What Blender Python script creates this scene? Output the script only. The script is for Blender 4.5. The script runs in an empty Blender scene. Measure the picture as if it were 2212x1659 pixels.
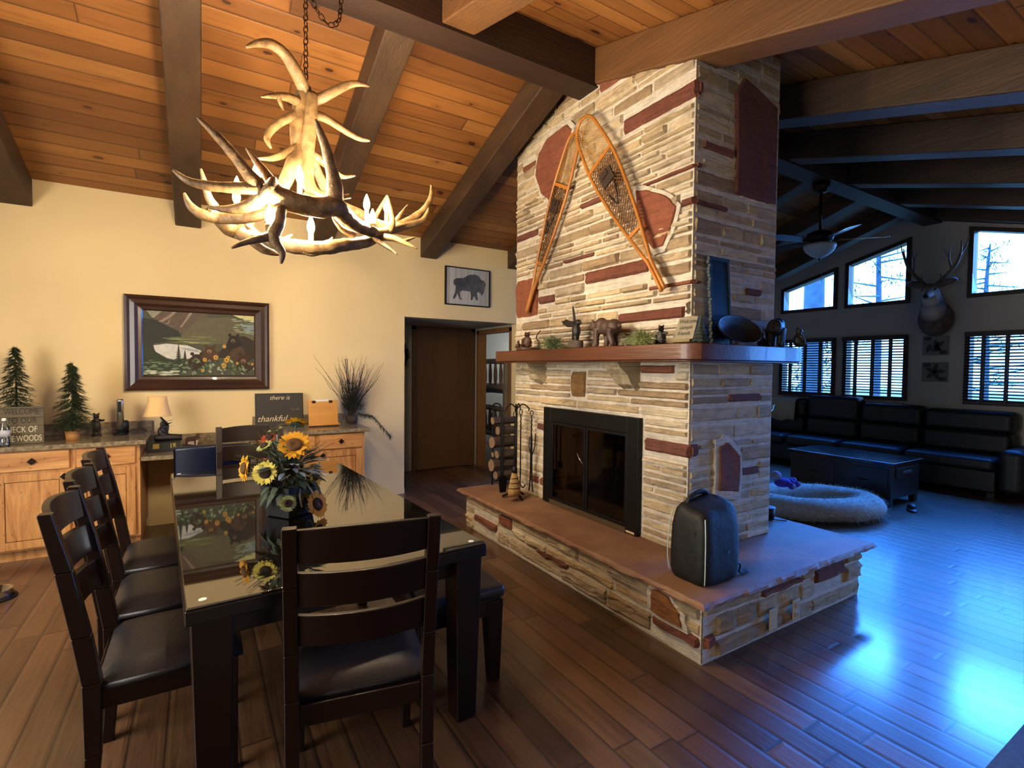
import bpy, bmesh, math, random
from mathutils import Vector, Matrix, Quaternion, noise as mnoise
random.seed(7)
SC = bpy.context.scene
COL = SC.collection
PI = math.pi
rad = math.radians
V = Vector

# ------------------------------------------------------------------ materials
def lin(h):
    if not isinstance(h, str):
        return (h[0], h[1], h[2], 1.0)
    h = h.lstrip('#')
    o = []
    for i in (0, 2, 4):
        c = int(h[i:i + 2], 16) / 255.0
        o.append(c / 12.92 if c <= 0.04045 else ((c + 0.055) / 1.055) ** 2.4)
    return (o[0], o[1], o[2], 1.0)

class NT:
    """thin wrapper round a node tree"""
    def __init__(s, name):
        s.m = bpy.data.materials.new(name)
        s.m.use_nodes = True
        s.t = s.m.node_tree
        s.n = s.t.nodes
        s.b = s.n['Principled BSDF']
        s.out = s.n['Material Output']
    def new(s, typ, **kw):
        nd = s.n.new(typ)
        for k, v in kw.items():
            setattr(nd, k, v)
        return nd
    def put(s, sock, v):
        if isinstance(v, bpy.types.NodeSocket):
            s.t.links.new(v, sock)
        elif v is not None:
            sock.default_value = v
    def math(s, op, a, b=None, c=None, clamp=False):
        nd = s.new('ShaderNodeMath', operation=op, use_clamp=clamp)
        s.put(nd.inputs[0], a)
        if b is not None: s.put(nd.inputs[1], b)
        if c is not None: s.put(nd.inputs[2], c)
        return nd.outputs[0]
    def mix(s, f, a, b, blend='MIX'):
        nd = s.new('ShaderNodeMix', data_type='RGBA', blend_type=blend)
        s.put(nd.inputs[0], f)
        s.put(nd.inputs[6], a)
        s.put(nd.inputs[7], b)
        return nd.outputs[2]
    def ramp(s, f, stops, interp='LINEAR'):
        nd = s.new('ShaderNodeValToRGB')
        cr = nd.color_ramp
        cr.interpolation = interp
        while len(cr.elements) < len(stops):
            cr.elements.new(0.5)
        for e, (p, c) in zip(cr.elements, stops):
            e.position = p
            e.color = c if len(c) == 4 else (*c, 1)
        s.put(nd.inputs[0], f)
        return nd.outputs[0]
    def obj(s):
        return s.new('ShaderNodeTexCoord').outputs['Object']
    def xyz(s, v):
        nd = s.new('ShaderNodeSeparateXYZ')
        s.put(nd.inputs[0], v)
        return nd.outputs
    def comb(s, x, y, z):
        nd = s.new('ShaderNodeCombineXYZ')
        s.put(nd.inputs[0], x); s.put(nd.inputs[1], y); s.put(nd.inputs[2], z)
        return nd.outputs[0]
    def noise(s, vec, scale=5, detail=3, rough=.5, dist=0):
        nd = s.new('ShaderNodeTexNoise')
        s.put(nd.inputs['Vector'], vec)
        nd.inputs['Scale'].default_value = scale
        nd.inputs['Detail'].default_value = detail
        nd.inputs['Roughness'].default_value = rough
        nd.inputs['Distortion'].default_value = dist
        return nd.outputs[0]
    def white(s, vec, dims='3D'):
        nd = s.new('ShaderNodeTexWhiteNoise', noise_dimensions=dims)
        if dims == '1D':
            s.put(nd.inputs['W'], vec)
        else:
            s.put(nd.inputs['Vector'], vec)
        return nd.outputs[0]
    def bump(s, h, strength=.3, dist=.01, normal=None):
        nd = s.new('ShaderNodeBump')
        nd.inputs['Strength'].default_value = strength
        nd.inputs['Distance'].default_value = dist
        s.put(nd.inputs['Height'], h)
        if normal is not None: s.put(nd.inputs['Normal'], normal)
        s.t.links.new(nd.outputs[0], s.b.inputs['Normal'])
        return nd.outputs[0]
    def set(s, **kw):
        names = dict(col='Base Color', rough='Roughness', metal='Metallic', spec='Specular IOR Level', coat='Coat Weight',
                     coatr='Coat Roughness', ior='IOR', trans='Transmission Weight', alpha='Alpha', emc='Emission Color',
                     ems='Emission Strength', sheen='Sheen Weight', sss='Subsurface Weight')
        for k, v in kw.items():
            s.put(s.b.inputs[names[k]], v)
        return s

def simple(name, col, rough=.5, metal=0, nz=0, ns=8, bump=0, bs=40, stretch=None, col2=None, **kw):
    """plain or noise-mottled principled material"""
    t = NT(name)
    c = lin(col)
    t.set(rough=rough, metal=metal, **kw)
    if nz or bump or col2:
        v = t.obj()
        if stretch:
            mp = t.new('ShaderNodeMapping')
            t.put(mp.inputs[0], v)
            mp.inputs['Scale'].default_value = stretch
            v = mp.outputs[0]
    if nz or col2:
        f = t.noise(v, ns, 4, .6)
        d = lin(col2) if col2 else tuple(x * (1 - nz) for x in c[:3]) + (1,)
        f2 = t.ramp(f, [(.3, (0, 0, 0, 1)), (.7, (1, 1, 1, 1))])
        t.set(col=t.mix(f2, c, d))
    else:
        t.set(col=c)
    if bump:
        t.bump(t.noise(v, bs, 4, .6), bump, .01)
    return t.m

def planks(name, axis, width, length, cols, gap=.003, gapcol='#1a0e08', grain=.35, knots=0, rough=.4, coat=0, gs=(1.2, 26), bumpk=.4, coatr=.1, wavy=0, vary=.12, rv=.15):
    """boards running along object axis (0 x, 1 y, 2 z); across is the other listed axis"""
    t = NT(name)
    o = t.xyz(t.obj())
    L = o[axis[0]]; Cc = o[axis[1]]
    row = t.math('FLOOR', t.math('DIVIDE', Cc, width))
    r1 = t.white(row, '1D')
    l2 = t.math('ADD', t.math('DIVIDE', L, length), t.math('MULTIPLY', r1, 7.31))
    seg = t.math('FLOOR', l2)
    r2 = t.white(t.comb(row, seg, 3.7))
    stops = [(i / max(1, len(cols) - 1), lin(c)) for i, c in enumerate(cols)]
    base = t.ramp(r2, stops)
    gv = t.comb(t.math('MULTIPLY', L, gs[0]), t.math('MULTIPLY', Cc, gs[1]), t.math('MULTIPLY', r2, 31))
    g1 = t.noise(gv, 1.0, 5, .62, 1.2)
    gm = t.ramp(g1, [(.28, (1 - grain, 1 - grain, 1 - grain, 1)), (.5, (1, 1, 1, 1)), (.75, (1 + 0 * grain, 1, 1, 1))])
    c = t.mix(1.0, base, gm, 'MULTIPLY')
    big = t.noise(t.comb(t.math('MULTIPLY', L, .9), t.math('MULTIPLY', Cc, 5), t.math('MULTIPLY', r2, 17)), 1.3, 2)
    c = t.mix(t.math('MULTIPLY', big, vary * 2), c, (0, 0, 0, 1))
    if knots:
        vo = t.new('ShaderNodeTexVoronoi', feature='F1')
        kv = t.comb(t.math('MULTIPLY', L, 4.6), t.math('ADD', t.math('MULTIPLY', t.math('DIVIDE', Cc, width), 1.25), t.math('MULTIPLY', r1, 40)), 0.0)
        t.put(vo.inputs['Vector'], kv)
        vo.inputs['Scale'].default_value = 1.0
        vo.inputs['Randomness'].default_value = 1.0
        sz = t.math('MULTIPLY', t.math('POWER', t.xyz(vo.outputs['Color'])[0], 2.2), .12 * knots)
        k = t.math('LESS_THAN', vo.outputs['Distance'], sz)
        halo = t.math('SUBTRACT', 1.0, t.math('DIVIDE', vo.outputs['Distance'], t.math('ADD', t.math('MULTIPLY', sz, 2.6), .001)), clamp=True)
        c = t.mix(t.math('MULTIPLY', halo, .6), c, lin('#5a2a12'))
        c = t.mix(t.math('MULTIPLY', k, .85), c, lin('#2a1006'))
    fr = t.math('FRACT', t.math('DIVIDE', Cc, width))
    dd = t.math('MULTIPLY', t.math('MINIMUM', fr, t.math('SUBTRACT', 1.0, fr)), width)
    fl = t.math('FRACT', l2)
    dl = t.math('MULTIPLY', t.math('MINIMUM', fl, t.math('SUBTRACT', 1.0, fl)), length)
    d = t.math('MINIMUM', dd, dl)
    gp = t.math('SUBTRACT', 1.0, t.math('DIVIDE', d, gap), clamp=True)
    c = t.mix(t.math('MULTIPLY', gp, .9), c, lin(gapcol))
    t.set(col=c, coat=coat, coatr=coatr)
    t.set(rough=t.math('ADD', rough, t.math('MULTIPLY', g1, rv)))
    hgt = t.math('ADD', t.math('MULTIPLY', t.math('SUBTRACT', 1.0, t.math('SUBTRACT', 1.0, t.math('DIVIDE', d, gap * 2.2), clamp=True)), 1.0), t.math('MULTIPLY', g1, .35 + wavy))
    t.bump(hgt, bumpk, .006)
    return t.m

def vcol(name, rough=.85, nz=.35, ns=14, bump=.5, bs=60, spec=.3, fine=0, strata_shade=0):
    """colour comes from the mesh's colour attribute, mottled by noise"""
    t = NT(name)
    at = t.new('ShaderNodeAttribute')
    at.attribute_name = 'Col'
    o = t.obj()
    c = at.outputs[0]
    if nz:
        n = t.noise(o, ns, 5, .65)
        c = t.mix(1.0, c, t.ramp(n, [(.25, (1 - nz, 1 - nz, 1 - nz, 1)), (.62, (1, 1, 1, 1))]), 'MULTIPLY')
    if strata_shade:
        x = t.xyz(o)
        sv = t.noise(t.comb(t.math('MULTIPLY', x[0], 5), t.math('MULTIPLY', x[1], 5), t.math('MULTIPLY', x[2], 60)), 1.0, 5, .7, .6)
        c = t.mix(1.0, c, t.ramp(sv, [(.34, (1 - strata_shade, 1 - strata_shade, 1 - strata_shade * .95, 1)), (.5, (1, 1, 1, 1))]), 'MULTIPLY')  # rock layer bands, also painting the shade of crevices under the stones
    t.set(col=c, rough=rough, spec=spec)
    if bump:
        h = t.noise(o, bs, 6, .7)
        if strata_shade: h = t.math('ADD', t.math('MULTIPLY', h, .6), sv)
        t.bump(h, bump, .014)
    return t.m

def emit(name, col, s):
    t = NT(name)
    t.set(col=lin(col), emc=lin(col), ems=s)
    return t.m

# ------------------------------------------------------------------ mesh building
def frames(pts):
    """parallel-transport frames along a polyline"""
    n = len(pts)
    T = []
    for i in range(n):
        a = pts[max(0, i - 1)]; b = pts[min(n - 1, i + 1)]
        d = (b - a)
        T.append(d.normalized() if d.length > 1e-9 else V((0, 0, 1)))
    u = T[0].orthogonal().normalized()
    out = []
    for i in range(n):
        if i:
            q = T[i - 1].rotation_difference(T[i])
            u = q @ u
        u = (u - T[i] * u.dot(T[i])).normalized()
        out.append((T[i], u, T[i].cross(u)))
    return out

def spline(pts, k=6, rs=None):
    """Catmull-Rom resampling of points (and radii)"""
    P = [V(p) for p in pts]
    n = len(P)
    if n < 3:
        k2 = max(2, k)
        out = [P[0].lerp(P[-1], i / k2) for i in range(k2 + 1)]
        return (out, [rs[0] + (rs[-1] - rs[0]) * i / k2 for i in range(k2 + 1)]) if rs else out
    out, ro = [], []
    for i in range(n - 1):
        p0 = P[max(0, i - 1)]; p1 = P[i]; p2 = P[i + 1]; p3 = P[min(n - 1, i + 2)]
        for j in range(k):
            t = j / k
            out.append(.5 * ((2 * p1) + (p2 - p0) * t + (2 * p0 - 5 * p1 + 4 * p2 - p3) * t * t + (3 * p1 - p0 - 3 * p2 + p3) * t ** 3))
            if rs: ro.append(rs[i] + (rs[i + 1] - rs[i]) * t)
    out.append(P[-1])
    if rs:
        ro.append(rs[-1])
        return out, ro
    return out

class MB:
    def __init__(s):
        s.v = []; s.f = []; s.c = {}; s.col = None
    def add(s, vs, fs, M=None, col=None):
        b = len(s.v)
        s.v.extend((M @ V(p)) if M is not None else V(p) for p in vs)
        for f in fs:
            if col is not None: s.c[len(s.f)] = col
            s.f.append(tuple(b + i for i in f))
        return s
    def box(s, lo, hi, M=None, col=None):
        x0, y0, z0 = lo; x1, y1, z1 = hi
        vs = [(x0, y0, z0), (x1, y0, z0), (x1, y1, z0), (x0, y1, z0), (x0, y0, z1), (x1, y0, z1), (x1, y1, z1), (x0, y1, z1)]
        return s.add(vs, [(0, 3, 2, 1), (4, 5, 6, 7), (0, 1, 5, 4), (1, 2, 6, 5), (2, 3, 7, 6), (3, 0, 4, 7)], M, col)
    def cbox(s, c, d, M=None, col=None):
        return s.box([c[i] - d[i] / 2 for i in range(3)], [c[i] + d[i] / 2 for i in range(3)], M, col)
    def hexa(s, bot, top, col=None):
        """eight corners: bottom quad and top quad, same winding (counter-clockwise from above)"""
        return s.add(list(bot) + list(top), [(0, 3, 2, 1), (4, 5, 6, 7), (0, 1, 5, 4), (1, 2, 6, 5), (2, 3, 7, 6), (3, 0, 4, 7)], None, col)
    def bar(s, a, b, w, d, col=None, w2=None, d2=None, up=None):
        """rectangular bar from a to b"""
        a = V(a); b = V(b)
        t = (b - a).normalized()
        up = V(up) if up is not None else (V((0, 0, 1)) if abs(t.z) < .9 else V((0, 1, 0)))
        x = t.cross(up).normalized(); y = x.cross(t)
        w2 = w if w2 is None else w2; d2 = d if d2 is None else d2
        B = [a - x * w / 2 - y * d / 2, a + x * w / 2 - y * d / 2, a + x * w / 2 + y * d / 2, a - x * w / 2 + y * d / 2]
        T = [b - x * w2 / 2 - y * d2 / 2, b + x * w2 / 2 - y * d2 / 2, b + x * w2 / 2 + y * d2 / 2, b - x * w2 / 2 + y * d2 / 2]
        return s.hexa(B, T, col)
    def tube(s, pts, r, seg=8, caps=True, col=None, flat=1.0, closed=False):
        P = [V(p) for p in pts]
        n = len(P)
        R = r if isinstance(r, (list, tuple)) else [r] * n
        fr = frames(P)
        vs, fs = [], []
        for i in range(n):
            _, u, w = fr[i]
            for j in range(seg):
                a = 2 * PI * j / seg
                vs.append(P[i] + u * (math.cos(a) * R[i]) + w * (math.sin(a) * R[i] * flat))
        m = n if closed else n - 1
        for i in range(m):
            i2 = (i + 1) % n
            for j in range(seg):
                k = (j + 1) % seg
                fs.append((i * seg + j, i * seg + k, i2 * seg + k, i2 * seg + j))
        if caps and not closed:
            fs.append(tuple(range(seg - 1, -1, -1)))
            fs.append(tuple((n - 1) * seg + j for j in range(seg)))
        return s.add(vs, fs, None, col)
    def cyl(s, a, b, r, seg=16, r2=None, col=None):
        return s.tube([a, b], [r, r if r2 is None else r2], seg, True, col)
    def lathe(s, prof, seg=24, c=(0, 0, 0), M=None, col=None, sx=1, sy=1, wob=None):
        vs, fs = [], []
        n = len(prof)
        for (r, z) in prof:
            for j in range(seg):
                a = 2 * PI * j / seg
                k = wob(a, z) if wob else 1
                vs.append((c[0] + r * k * math.cos(a) * sx, c[1] + r * k * math.sin(a) * sy, c[2] + z))
        for i in range(n - 1):
            for j in range(seg):
                k = (j + 1) % seg
                fs.append((i * seg + j, i * seg + k, (i + 1) * seg + k, (i + 1) * seg + j))
        if prof[0][0] > 1e-6: fs.append(tuple(range(seg - 1, -1, -1)))
        if prof[-1][0] > 1e-6: fs.append(tuple((n - 1) * seg + j for j in range(seg)))
        return s.add(vs, fs, M, col)
    def ell(s, c, r, seg=14, rings=9, M=None, col=None):
        prof = [(math.sin(PI * i / rings), -math.cos(PI * i / rings)) for i in range(rings + 1)]
        vs, fs = [], []
        R = r if isinstance(r, (tuple, list)) else (r, r, r)
        for (q, z) in prof:
            for j in range(seg):
                a = 2 * PI * j / seg
                vs.append((c[0] + q * math.cos(a) * R[0], c[1] + q * math.sin(a) * R[1], c[2] + z * R[2]))
        for i in range(rings):
            for j in range(seg):
                k = (j + 1) % seg
                fs.append((i * seg + j, i * seg + k, (i + 1) * seg + k, (i + 1) * seg + j))
        return s.add(vs, fs, M, col)
    def prism(s, poly, z0, z1, M=None, col=None):
        """polygon in xy (counter-clockwise) between z0 and z1"""
        n = len(poly)
        vs = [(p[0], p[1], z0) for p in poly] + [(p[0], p[1], z1) for p in poly]
        fs = [tuple(range(n - 1, -1, -1)), tuple(range(n, 2 * n))] + [(i, (i + 1) % n, n + (i + 1) % n, n + i) for i in range(n)]
        return s.add(vs, fs, M, col)
    def leaf(s, a, d, L, w, up=(0, 0, 1), bend=.2, n=4, col=None):
        """pointed leaf blade from a along d"""
        a = V(a); d = V(d).normalized()
        x = d.cross(V(up))
        x = x.normalized() if x.length > 1e-4 else d.orthogonal().normalized()
        y = x.cross(d)
        vs, fs = [], []
        for i in range(n + 1):
            t = i / n
            q = math.sin(PI * min(1, .08 + t * .92)) ** .8 * w / 2 if i < n else 0
            p = a + d * (L * t) - y * (bend * L * t * t)
            vs += [p - x * q, p + x * q]
        for i in range(n):
            fs.append((2 * i, 2 * i + 1, 2 * i + 3, 2 * i + 2))
        return s.add(vs, fs, None, col)
    def build(s, name, m=None, parent=None, smooth=False, bevel=0, seg=2, angle=None, loc=None, rot=None, remesh=0, sub=0, solid=0, disp=0):
        me = bpy.data.meshes.new(name)
        me.from_pydata([tuple(p) for p in s.v], [], s.f)
        me.validate()
        if s.c:
            at = me.color_attributes.new('Col', 'FLOAT_COLOR', 'CORNER')
            for p in me.polygons:
                c = s.c.get(p.index, (.5, .5, .5, 1))
                c = c if len(c) == 4 else (*c, 1)
                for li in p.loop_indices:
                    at.data[li].color = c
        o = bpy.data.objects.new(name, me)
        COL.objects.link(o)
        if m is not None: me.materials.append(m)
        if parent is not None: o.parent = parent
        if loc is not None: o.location = loc
        if rot is not None: o.rotation_euler = rot
        if smooth:
            me.polygons.foreach_set('use_smooth', [True] * len(me.polygons))
        if solid:
            md = o.modifiers.new('s', 'SOLIDIFY'); md.thickness = solid; md.offset = 0
        if remesh:
            md = o.modifiers.new('r', 'REMESH'); md.mode = 'VOXEL'; md.voxel_size = remesh; md.use_smooth_shade = True
            md = o.modifiers.new('sm', 'SMOOTH'); md.iterations = 3; md.factor = .5
        if bevel:
            md = o.modifiers.new('b', 'BEVEL'); md.width = bevel; md.segments = seg; md.limit_method = 'ANGLE'; md.angle_limit = rad(35)
            if smooth is False:
                me.polygons.foreach_set('use_smooth', [True] * len(me.polygons))
                md.harden_normals = True
        if sub:
            md = o.modifiers.new('d', 'SUBSURF'); md.levels = sub; md.render_levels = sub
        return o

def tag(o, label, cat, group=None, kind=None):
    o['label'] = label
    o['category'] = cat
    if group: o['group'] = group
    if kind: o['kind'] = kind
    return o

def thing(name, label, cat, loc=(0, 0, 0), rz=0, group=None, rot=None):
    o = bpy.data.objects.new(name, None)
    o.empty_display_size = .1
    COL.objects.link(o)
    o.location = loc
    o.rotation_euler = rot if rot else (0, 0, rz)
    return tag(o, label, cat, group)

def struct(name, mb, m, **kw):
    o = mb.build(name, m, **kw)
    o['kind'] = 'structure'
    return o

KIDS = {}
def dup(root, loc, rz, label=None, group=None):
    def kids(p): return [x for x in bpy.data.objects if x.parent == p]
    r = root.copy(); COL.objects.link(r)
    r.location = loc
    r.rotation_euler = (0, 0, rz)
    if label: r['label'] = label
    if group: r['group'] = group
    for ch in kids(root):
        c = ch.copy(); COL.objects.link(c); c.parent = r
        for g in kids(ch):
            d = g.copy(); COL.objects.link(d); d.parent = c
    return r

def text(body, size, m, parent, loc, rot, name='lettering', align='CENTER', shear=0, ext=.0008, xs=1.0):
    cu = bpy.data.curves.new(name, 'FONT')
    cu.body = body
    cu.size = size
    cu.align_x = align
    cu.align_y = 'CENTER'
    cu.shear = shear
    cu.extrude = ext
    tmp = bpy.data.objects.new('tmp', cu)
    COL.objects.link(tmp)
    bpy.context.view_layer.update()
    me = bpy.data.meshes.new_from_object(tmp.evaluated_get(bpy.context.evaluated_depsgraph_get()))
    bpy.data.objects.remove(tmp)
    bpy.data.curves.remove(cu)
    me.name = name
    me.materials.clear()
    me.materials.append(m)
    o = bpy.data.objects.new(name, me)
    COL.objects.link(o)
    o.parent = parent
    o.location = loc
    o.rotation_euler = rot
    o.scale = (xs, 1, 1)
    return o

def nz(p, s=1.0):
    return mnoise.noise(V(p) * s)
# ------------------------------------------------------------------ camera and view
cam_d = bpy.data.cameras.new('camera')
cam_d.sensor_width = 36
cam_d.lens = 1094.0 / 2212 * 36
cam_d.clip_start = .05
cam = bpy.data.objects.new('camera', cam_d)
COL.objects.link(cam)
cam.matrix_world = Matrix(((0.850808, 0.008416, -0.525409, 0), (-0.525385, 0.032254, -0.850253, 0), (0.00979, 0.999444, 0.031863, 1.5), (0, 0, 0, 1)))
SC.camera = cam
SC.view_settings.view_transform = 'Standard'
SC.view_settings.look = 'None'
SC.view_settings.exposure = 0.66
SC.cycles.adaptive_threshold = 0.02
SC.cycles.max_bounces = 7
SC.cycles.diffuse_bounces = 3
SC.cycles.glossy_bounces = 3
SC.cycles.transparent_max_bounces = 8
SC.cycles.caustics_reflective = False
SC.cycles.caustics_refractive = False
SC.cycles.sample_clamp_indirect = 6.0

# ------------------------------------------------------------------ shared materials
W = {}
def hick(name, ax):
    t = NT(name)
    o = t.xyz(t.obj())
    L = o[ax]; C1 = o[2 - ax]
    g = t.noise(t.comb(t.math('MULTIPLY', L, 1.6), t.math('MULTIPLY', C1, 13), t.math('MULTIPLY', o[1], 13)), 1.0, 5, .62, 1.4)
    c = t.ramp(g, [(.25, lin('#7a4524')), (.42, lin('#b07a45')), (.6, lin('#c8945a')), (.8, lin('#d9ab70'))])
    vo = t.new('ShaderNodeTexVoronoi', feature='F1')
    t.put(vo.inputs['Vector'], t.comb(t.math('MULTIPLY', L, 3.2), t.math('MULTIPLY', C1, 6.5), 0.0))
    k = t.math('SUBTRACT', 1.0, t.math('DIVIDE', vo.outputs['Distance'], .17), clamp=True)
    k = t.math('MULTIPLY', k, t.math('GREATER_THAN', t.xyz(vo.outputs['Color'])[0], .45))
    c = t.mix(t.math('MULTIPLY', t.math('POWER', k, .7), .9), c, lin('#3c1c0c'))
    t.set(col=c, rough=.42, coat=.15)
    return t.m
W['floor'] = planks('hickory_floor', (1, 0), .125, 1.15, ['#4d3422', '#5f4029', '#6c4b31', '#432b1a', '#745436'], gap=.008, gapcol='#120905', grain=.5, rough=.35, coat=.55, coatr=.16, gs=(1.6, 30), bumpk=.35, wavy=.5)
W['ceil'] = planks('knotty_pine', (0, 1), .135, 2.6, ['#865328', '#a06832', '#6d4220', '#8d5a2b', '#b47c42'], gap=.007, gapcol='#2e1508', grain=.38, knots=1.9, rough=.42, gs=(.9, 20), bumpk=.5)
W['beam'] = simple('stained_beam', '#4a331e', .6, nz=.5, ns=1.0, stretch=(9, .8, 9), bump=.5, bs=6)
W['ridge'] = simple('dark_ridge_beam', '#351f12', .6, nz=.5, ns=1.0, stretch=(.8, 9, 9), bump=.5, bs=6)
W['wall'] = simple('cream_paint', '#dcc595', .85, nz=.05, ns=2, bump=.08, bs=120)
W['hallwall'] = simple('grey_hall_paint', '#a9a59a', .85, nz=.05, ns=2)
W['gable'] = simple('grey_cream_paint', '#b9b3a6', .85, nz=.05, ns=2)
W['trim'] = simple('dark_window_trim', '#3a2318', .5, nz=.3, ns=6)
W['dooroak'] = planks('brown_door_veneer', (2, 0), .3, 4, ['#5c4029', '#684830', '#523824'], gap=.001, gapcol='#2a1a10', grain=.3, rough=.45, gs=(1.2, 18), bumpk=.1)
W['stone'] = vcol('sandstone', .9, .3, 16, .85, 50, strata_shade=.33)
W['slab'] = simple('red_sandstone_slab', '#8f6c4e', .6, nz=.45, ns=3.2, col2='#6f4a3a', bump=.25, bs=30)
W['mantel'] = simple('mantel_cedar', '#5c3019', .4, nz=.45, ns=1.2, stretch=(9, 1.1, 12), bump=.2, bs=5, coat=.15)
W['black'] = simple('black_metal', '#0c0d0f', .45, metal=.3, spec=.4)
W['iron'] = simple('wrought_iron', '#15130f', .5, metal=.6, nz=.3, ns=30)
W['espresso'] = simple('espresso_wood', '#190803', .36, spec=.3, nz=.4, ns=1.5, stretch=(6, 6, 1.2), coat=.2, coatr=.15)
W['tabletop'] = simple('espresso_top', '#100906', .3, nz=.3, ns=2, stretch=(8, 1, 1))
W['leather'] = simple('dark_grey_leather', '#1c1a1e', .42, nz=.25, ns=20, bump=.15, bs=120)
W['navy'] = simple('navy_leather', '#141c33', .35, nz=.2, ns=9)
W['granite'] = simple('granite', '#9c8c6e', .18, nz=.5, ns=38, col2='#5d5344', coat=.3)
W['hickory'] = hick('hickory_cabinet', 2)
W['hickory_h'] = hick('hickory_drawer', 0)
W['bronze'] = simple('dark_bronze', '#2a1c12', .4, metal=.8)
W['brownfig'] = simple('brown_resin', '#4a2f20', .5, nz=.4, ns=25, bump=.3, bs=90)
W['darkfig'] = simple('dark_resin', '#18120f', .5, nz=.4, ns=25, bump=.3, bs=90)
W['antler'] = simple('antler', '#8d7048', .5, nz=.45, ns=22, col2='#4e371c', bump=.5, bs=60)
W['needle'] = simple('pine_needle', '#33401f', .7, nz=.5, ns=12)
W['needle2'] = simple('dry_needle', '#74773f', .7, nz=.5, ns=12)
W['twig'] = simple('twig_bark', '#3a2c22', .8, nz=.4, ns=20)
W['white'] = simple('white_plastic', '#d8d4c8', .5)
W['chrome'] = simple('chrome', '#c8c8c8', .12, metal=1)

def glass_mat(name, tint='#ffffff', gl=.06):
    t = NT(name)
    t.n.remove(t.b)
    tr = t.new('ShaderNodeBsdfTransparent'); tr.inputs[0].default_value = lin(tint)
    g = t.new('ShaderNodeBsdfGlossy'); g.inputs['Roughness'].default_value = .03
    fz = t.new('ShaderNodeFresnel'); fz.inputs[0].default_value = 1.45
    mx = t.new('ShaderNodeMixShader')
    t.put(mx.inputs[0], t.math('MINIMUM', t.math('ADD', fz.outputs[0], gl), 1.0))
    t.t.links.new(tr.outputs[0], mx.inputs[1]); t.t.links.new(g.outputs[0], mx.inputs[2])
    t.t.links.new(mx.outputs[0], t.out.inputs[0])
    return t.m
W['glass'] = glass_mat('window_glass', '#ffffff', 0)
W['fireglass'] = glass_mat('smoked_fire_glass', '#c8c8c8', .01)

# ------------------------------------------------------------------ setting
BW = 5.75       # back wall face
RY, RZ = 3.09, 3.94
def ceilz(y): return RZ - (.34 * (y - RY) if y > RY else .29 * (RY - y))

struct('floor', MB().box((-2.9, -3.1, -.1), (9.1, 9.2, 0)), W['floor'])
wb = MB()
for lo, hi in (((-2.9, BW, 0), (2.06, BW + .12, 3.25)), ((3.62, BW, 0), (9.1, BW + .12, 3.25)), ((2.06, BW, 2.09), (3.62, BW + .12, 3.25))):
    wb.box(lo, hi)
struct('wall_back', wb, W['wall'])
struct('wall_left', MB().box((-2.92, -3.1, 0), (-2.8, BW, 4.1)), W['wall'])
struct('wall_near', MB().box((-2.8, -3.12, 0), (9.0, -3.0, 2.4)), W['wall'])
# hallway behind the opening, and the bunk room
hw = MB()
hw.box((.5, 6.95, 0), (3.72, 7.05, 2.4)); hw.box((.4, BW + .12, 0), (.5, 7.05, 2.4))
struct('wall_hall_back', hw, W['hallwall'])
hr = MB()
hr.box((3.62, BW + .12, 0), (3.72, 5.90, 2.4)); hr.box((3.62, 6.83, 0), (3.72, 6.95, 2.4)); hr.box((3.62, 5.90, 2.03), (3.72, 6.83, 2.4))
struct('wall_hall_right', hr, W['hallwall'])
struct('ceiling_hall', MB().box((.5, BW + .12, 2.09), (3.72, 6.95, 2.2)), W['hallwall'])
br = MB()
br.box((3.62, 9.0, 0), (6.6, 9.1, 2.4)); br.box((6.5, BW + .12, 0), (6.6, 9.0, 2.4)); br.box((3.62, 7.05, 0), (3.72, 9.0, 2.4)); br.box((3.72, BW + .12, 2.3), (6.5, 9.0, 2.4))
struct('wall_bunk_room', br, W['hallwall'])
# gable wall with its openings
UP = [(4.34, 5.28), (3.33, 4.22), (1.78, 2.67), (.72, 1.66)]
def wtop(y): return 3.50 - .275 * abs(3.0 - y) + .085
gw = MB()
def strip(y0, y1, z00, z01, z10, z11):
    gw.hexa([(9.0, y0, z00), (9.12, y0, z00), (9.12, y1, z01), (9.0, y1, z01)], [(9.0, y0, z10), (9.12, y0, z10), (9.12, y1, z11), (9.0, y1, z11)])
edges = [-3.1, -2.3, .25] + sorted([e for w in UP for e in w]) + [BW + .12]
for a, b in zip(edges, edges[1:]):
    if (a, b) in UP:
        strip(a, b, 0, 0, 1.06, 1.06); strip(a, b, 2.05, 2.05, 2.52, 2.52); strip(a, b, wtop(a), wtop(b), 4.1, 4.1)
    elif (a, b) == (-2.3, .25):
        strip(a, b, 2.1, 2.1, 4.1, 4.1)
    else:
        strip(a, b, 0, 0, 4.1, 4.1)
struct('wall_gable', gw, W['gable'])

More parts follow.
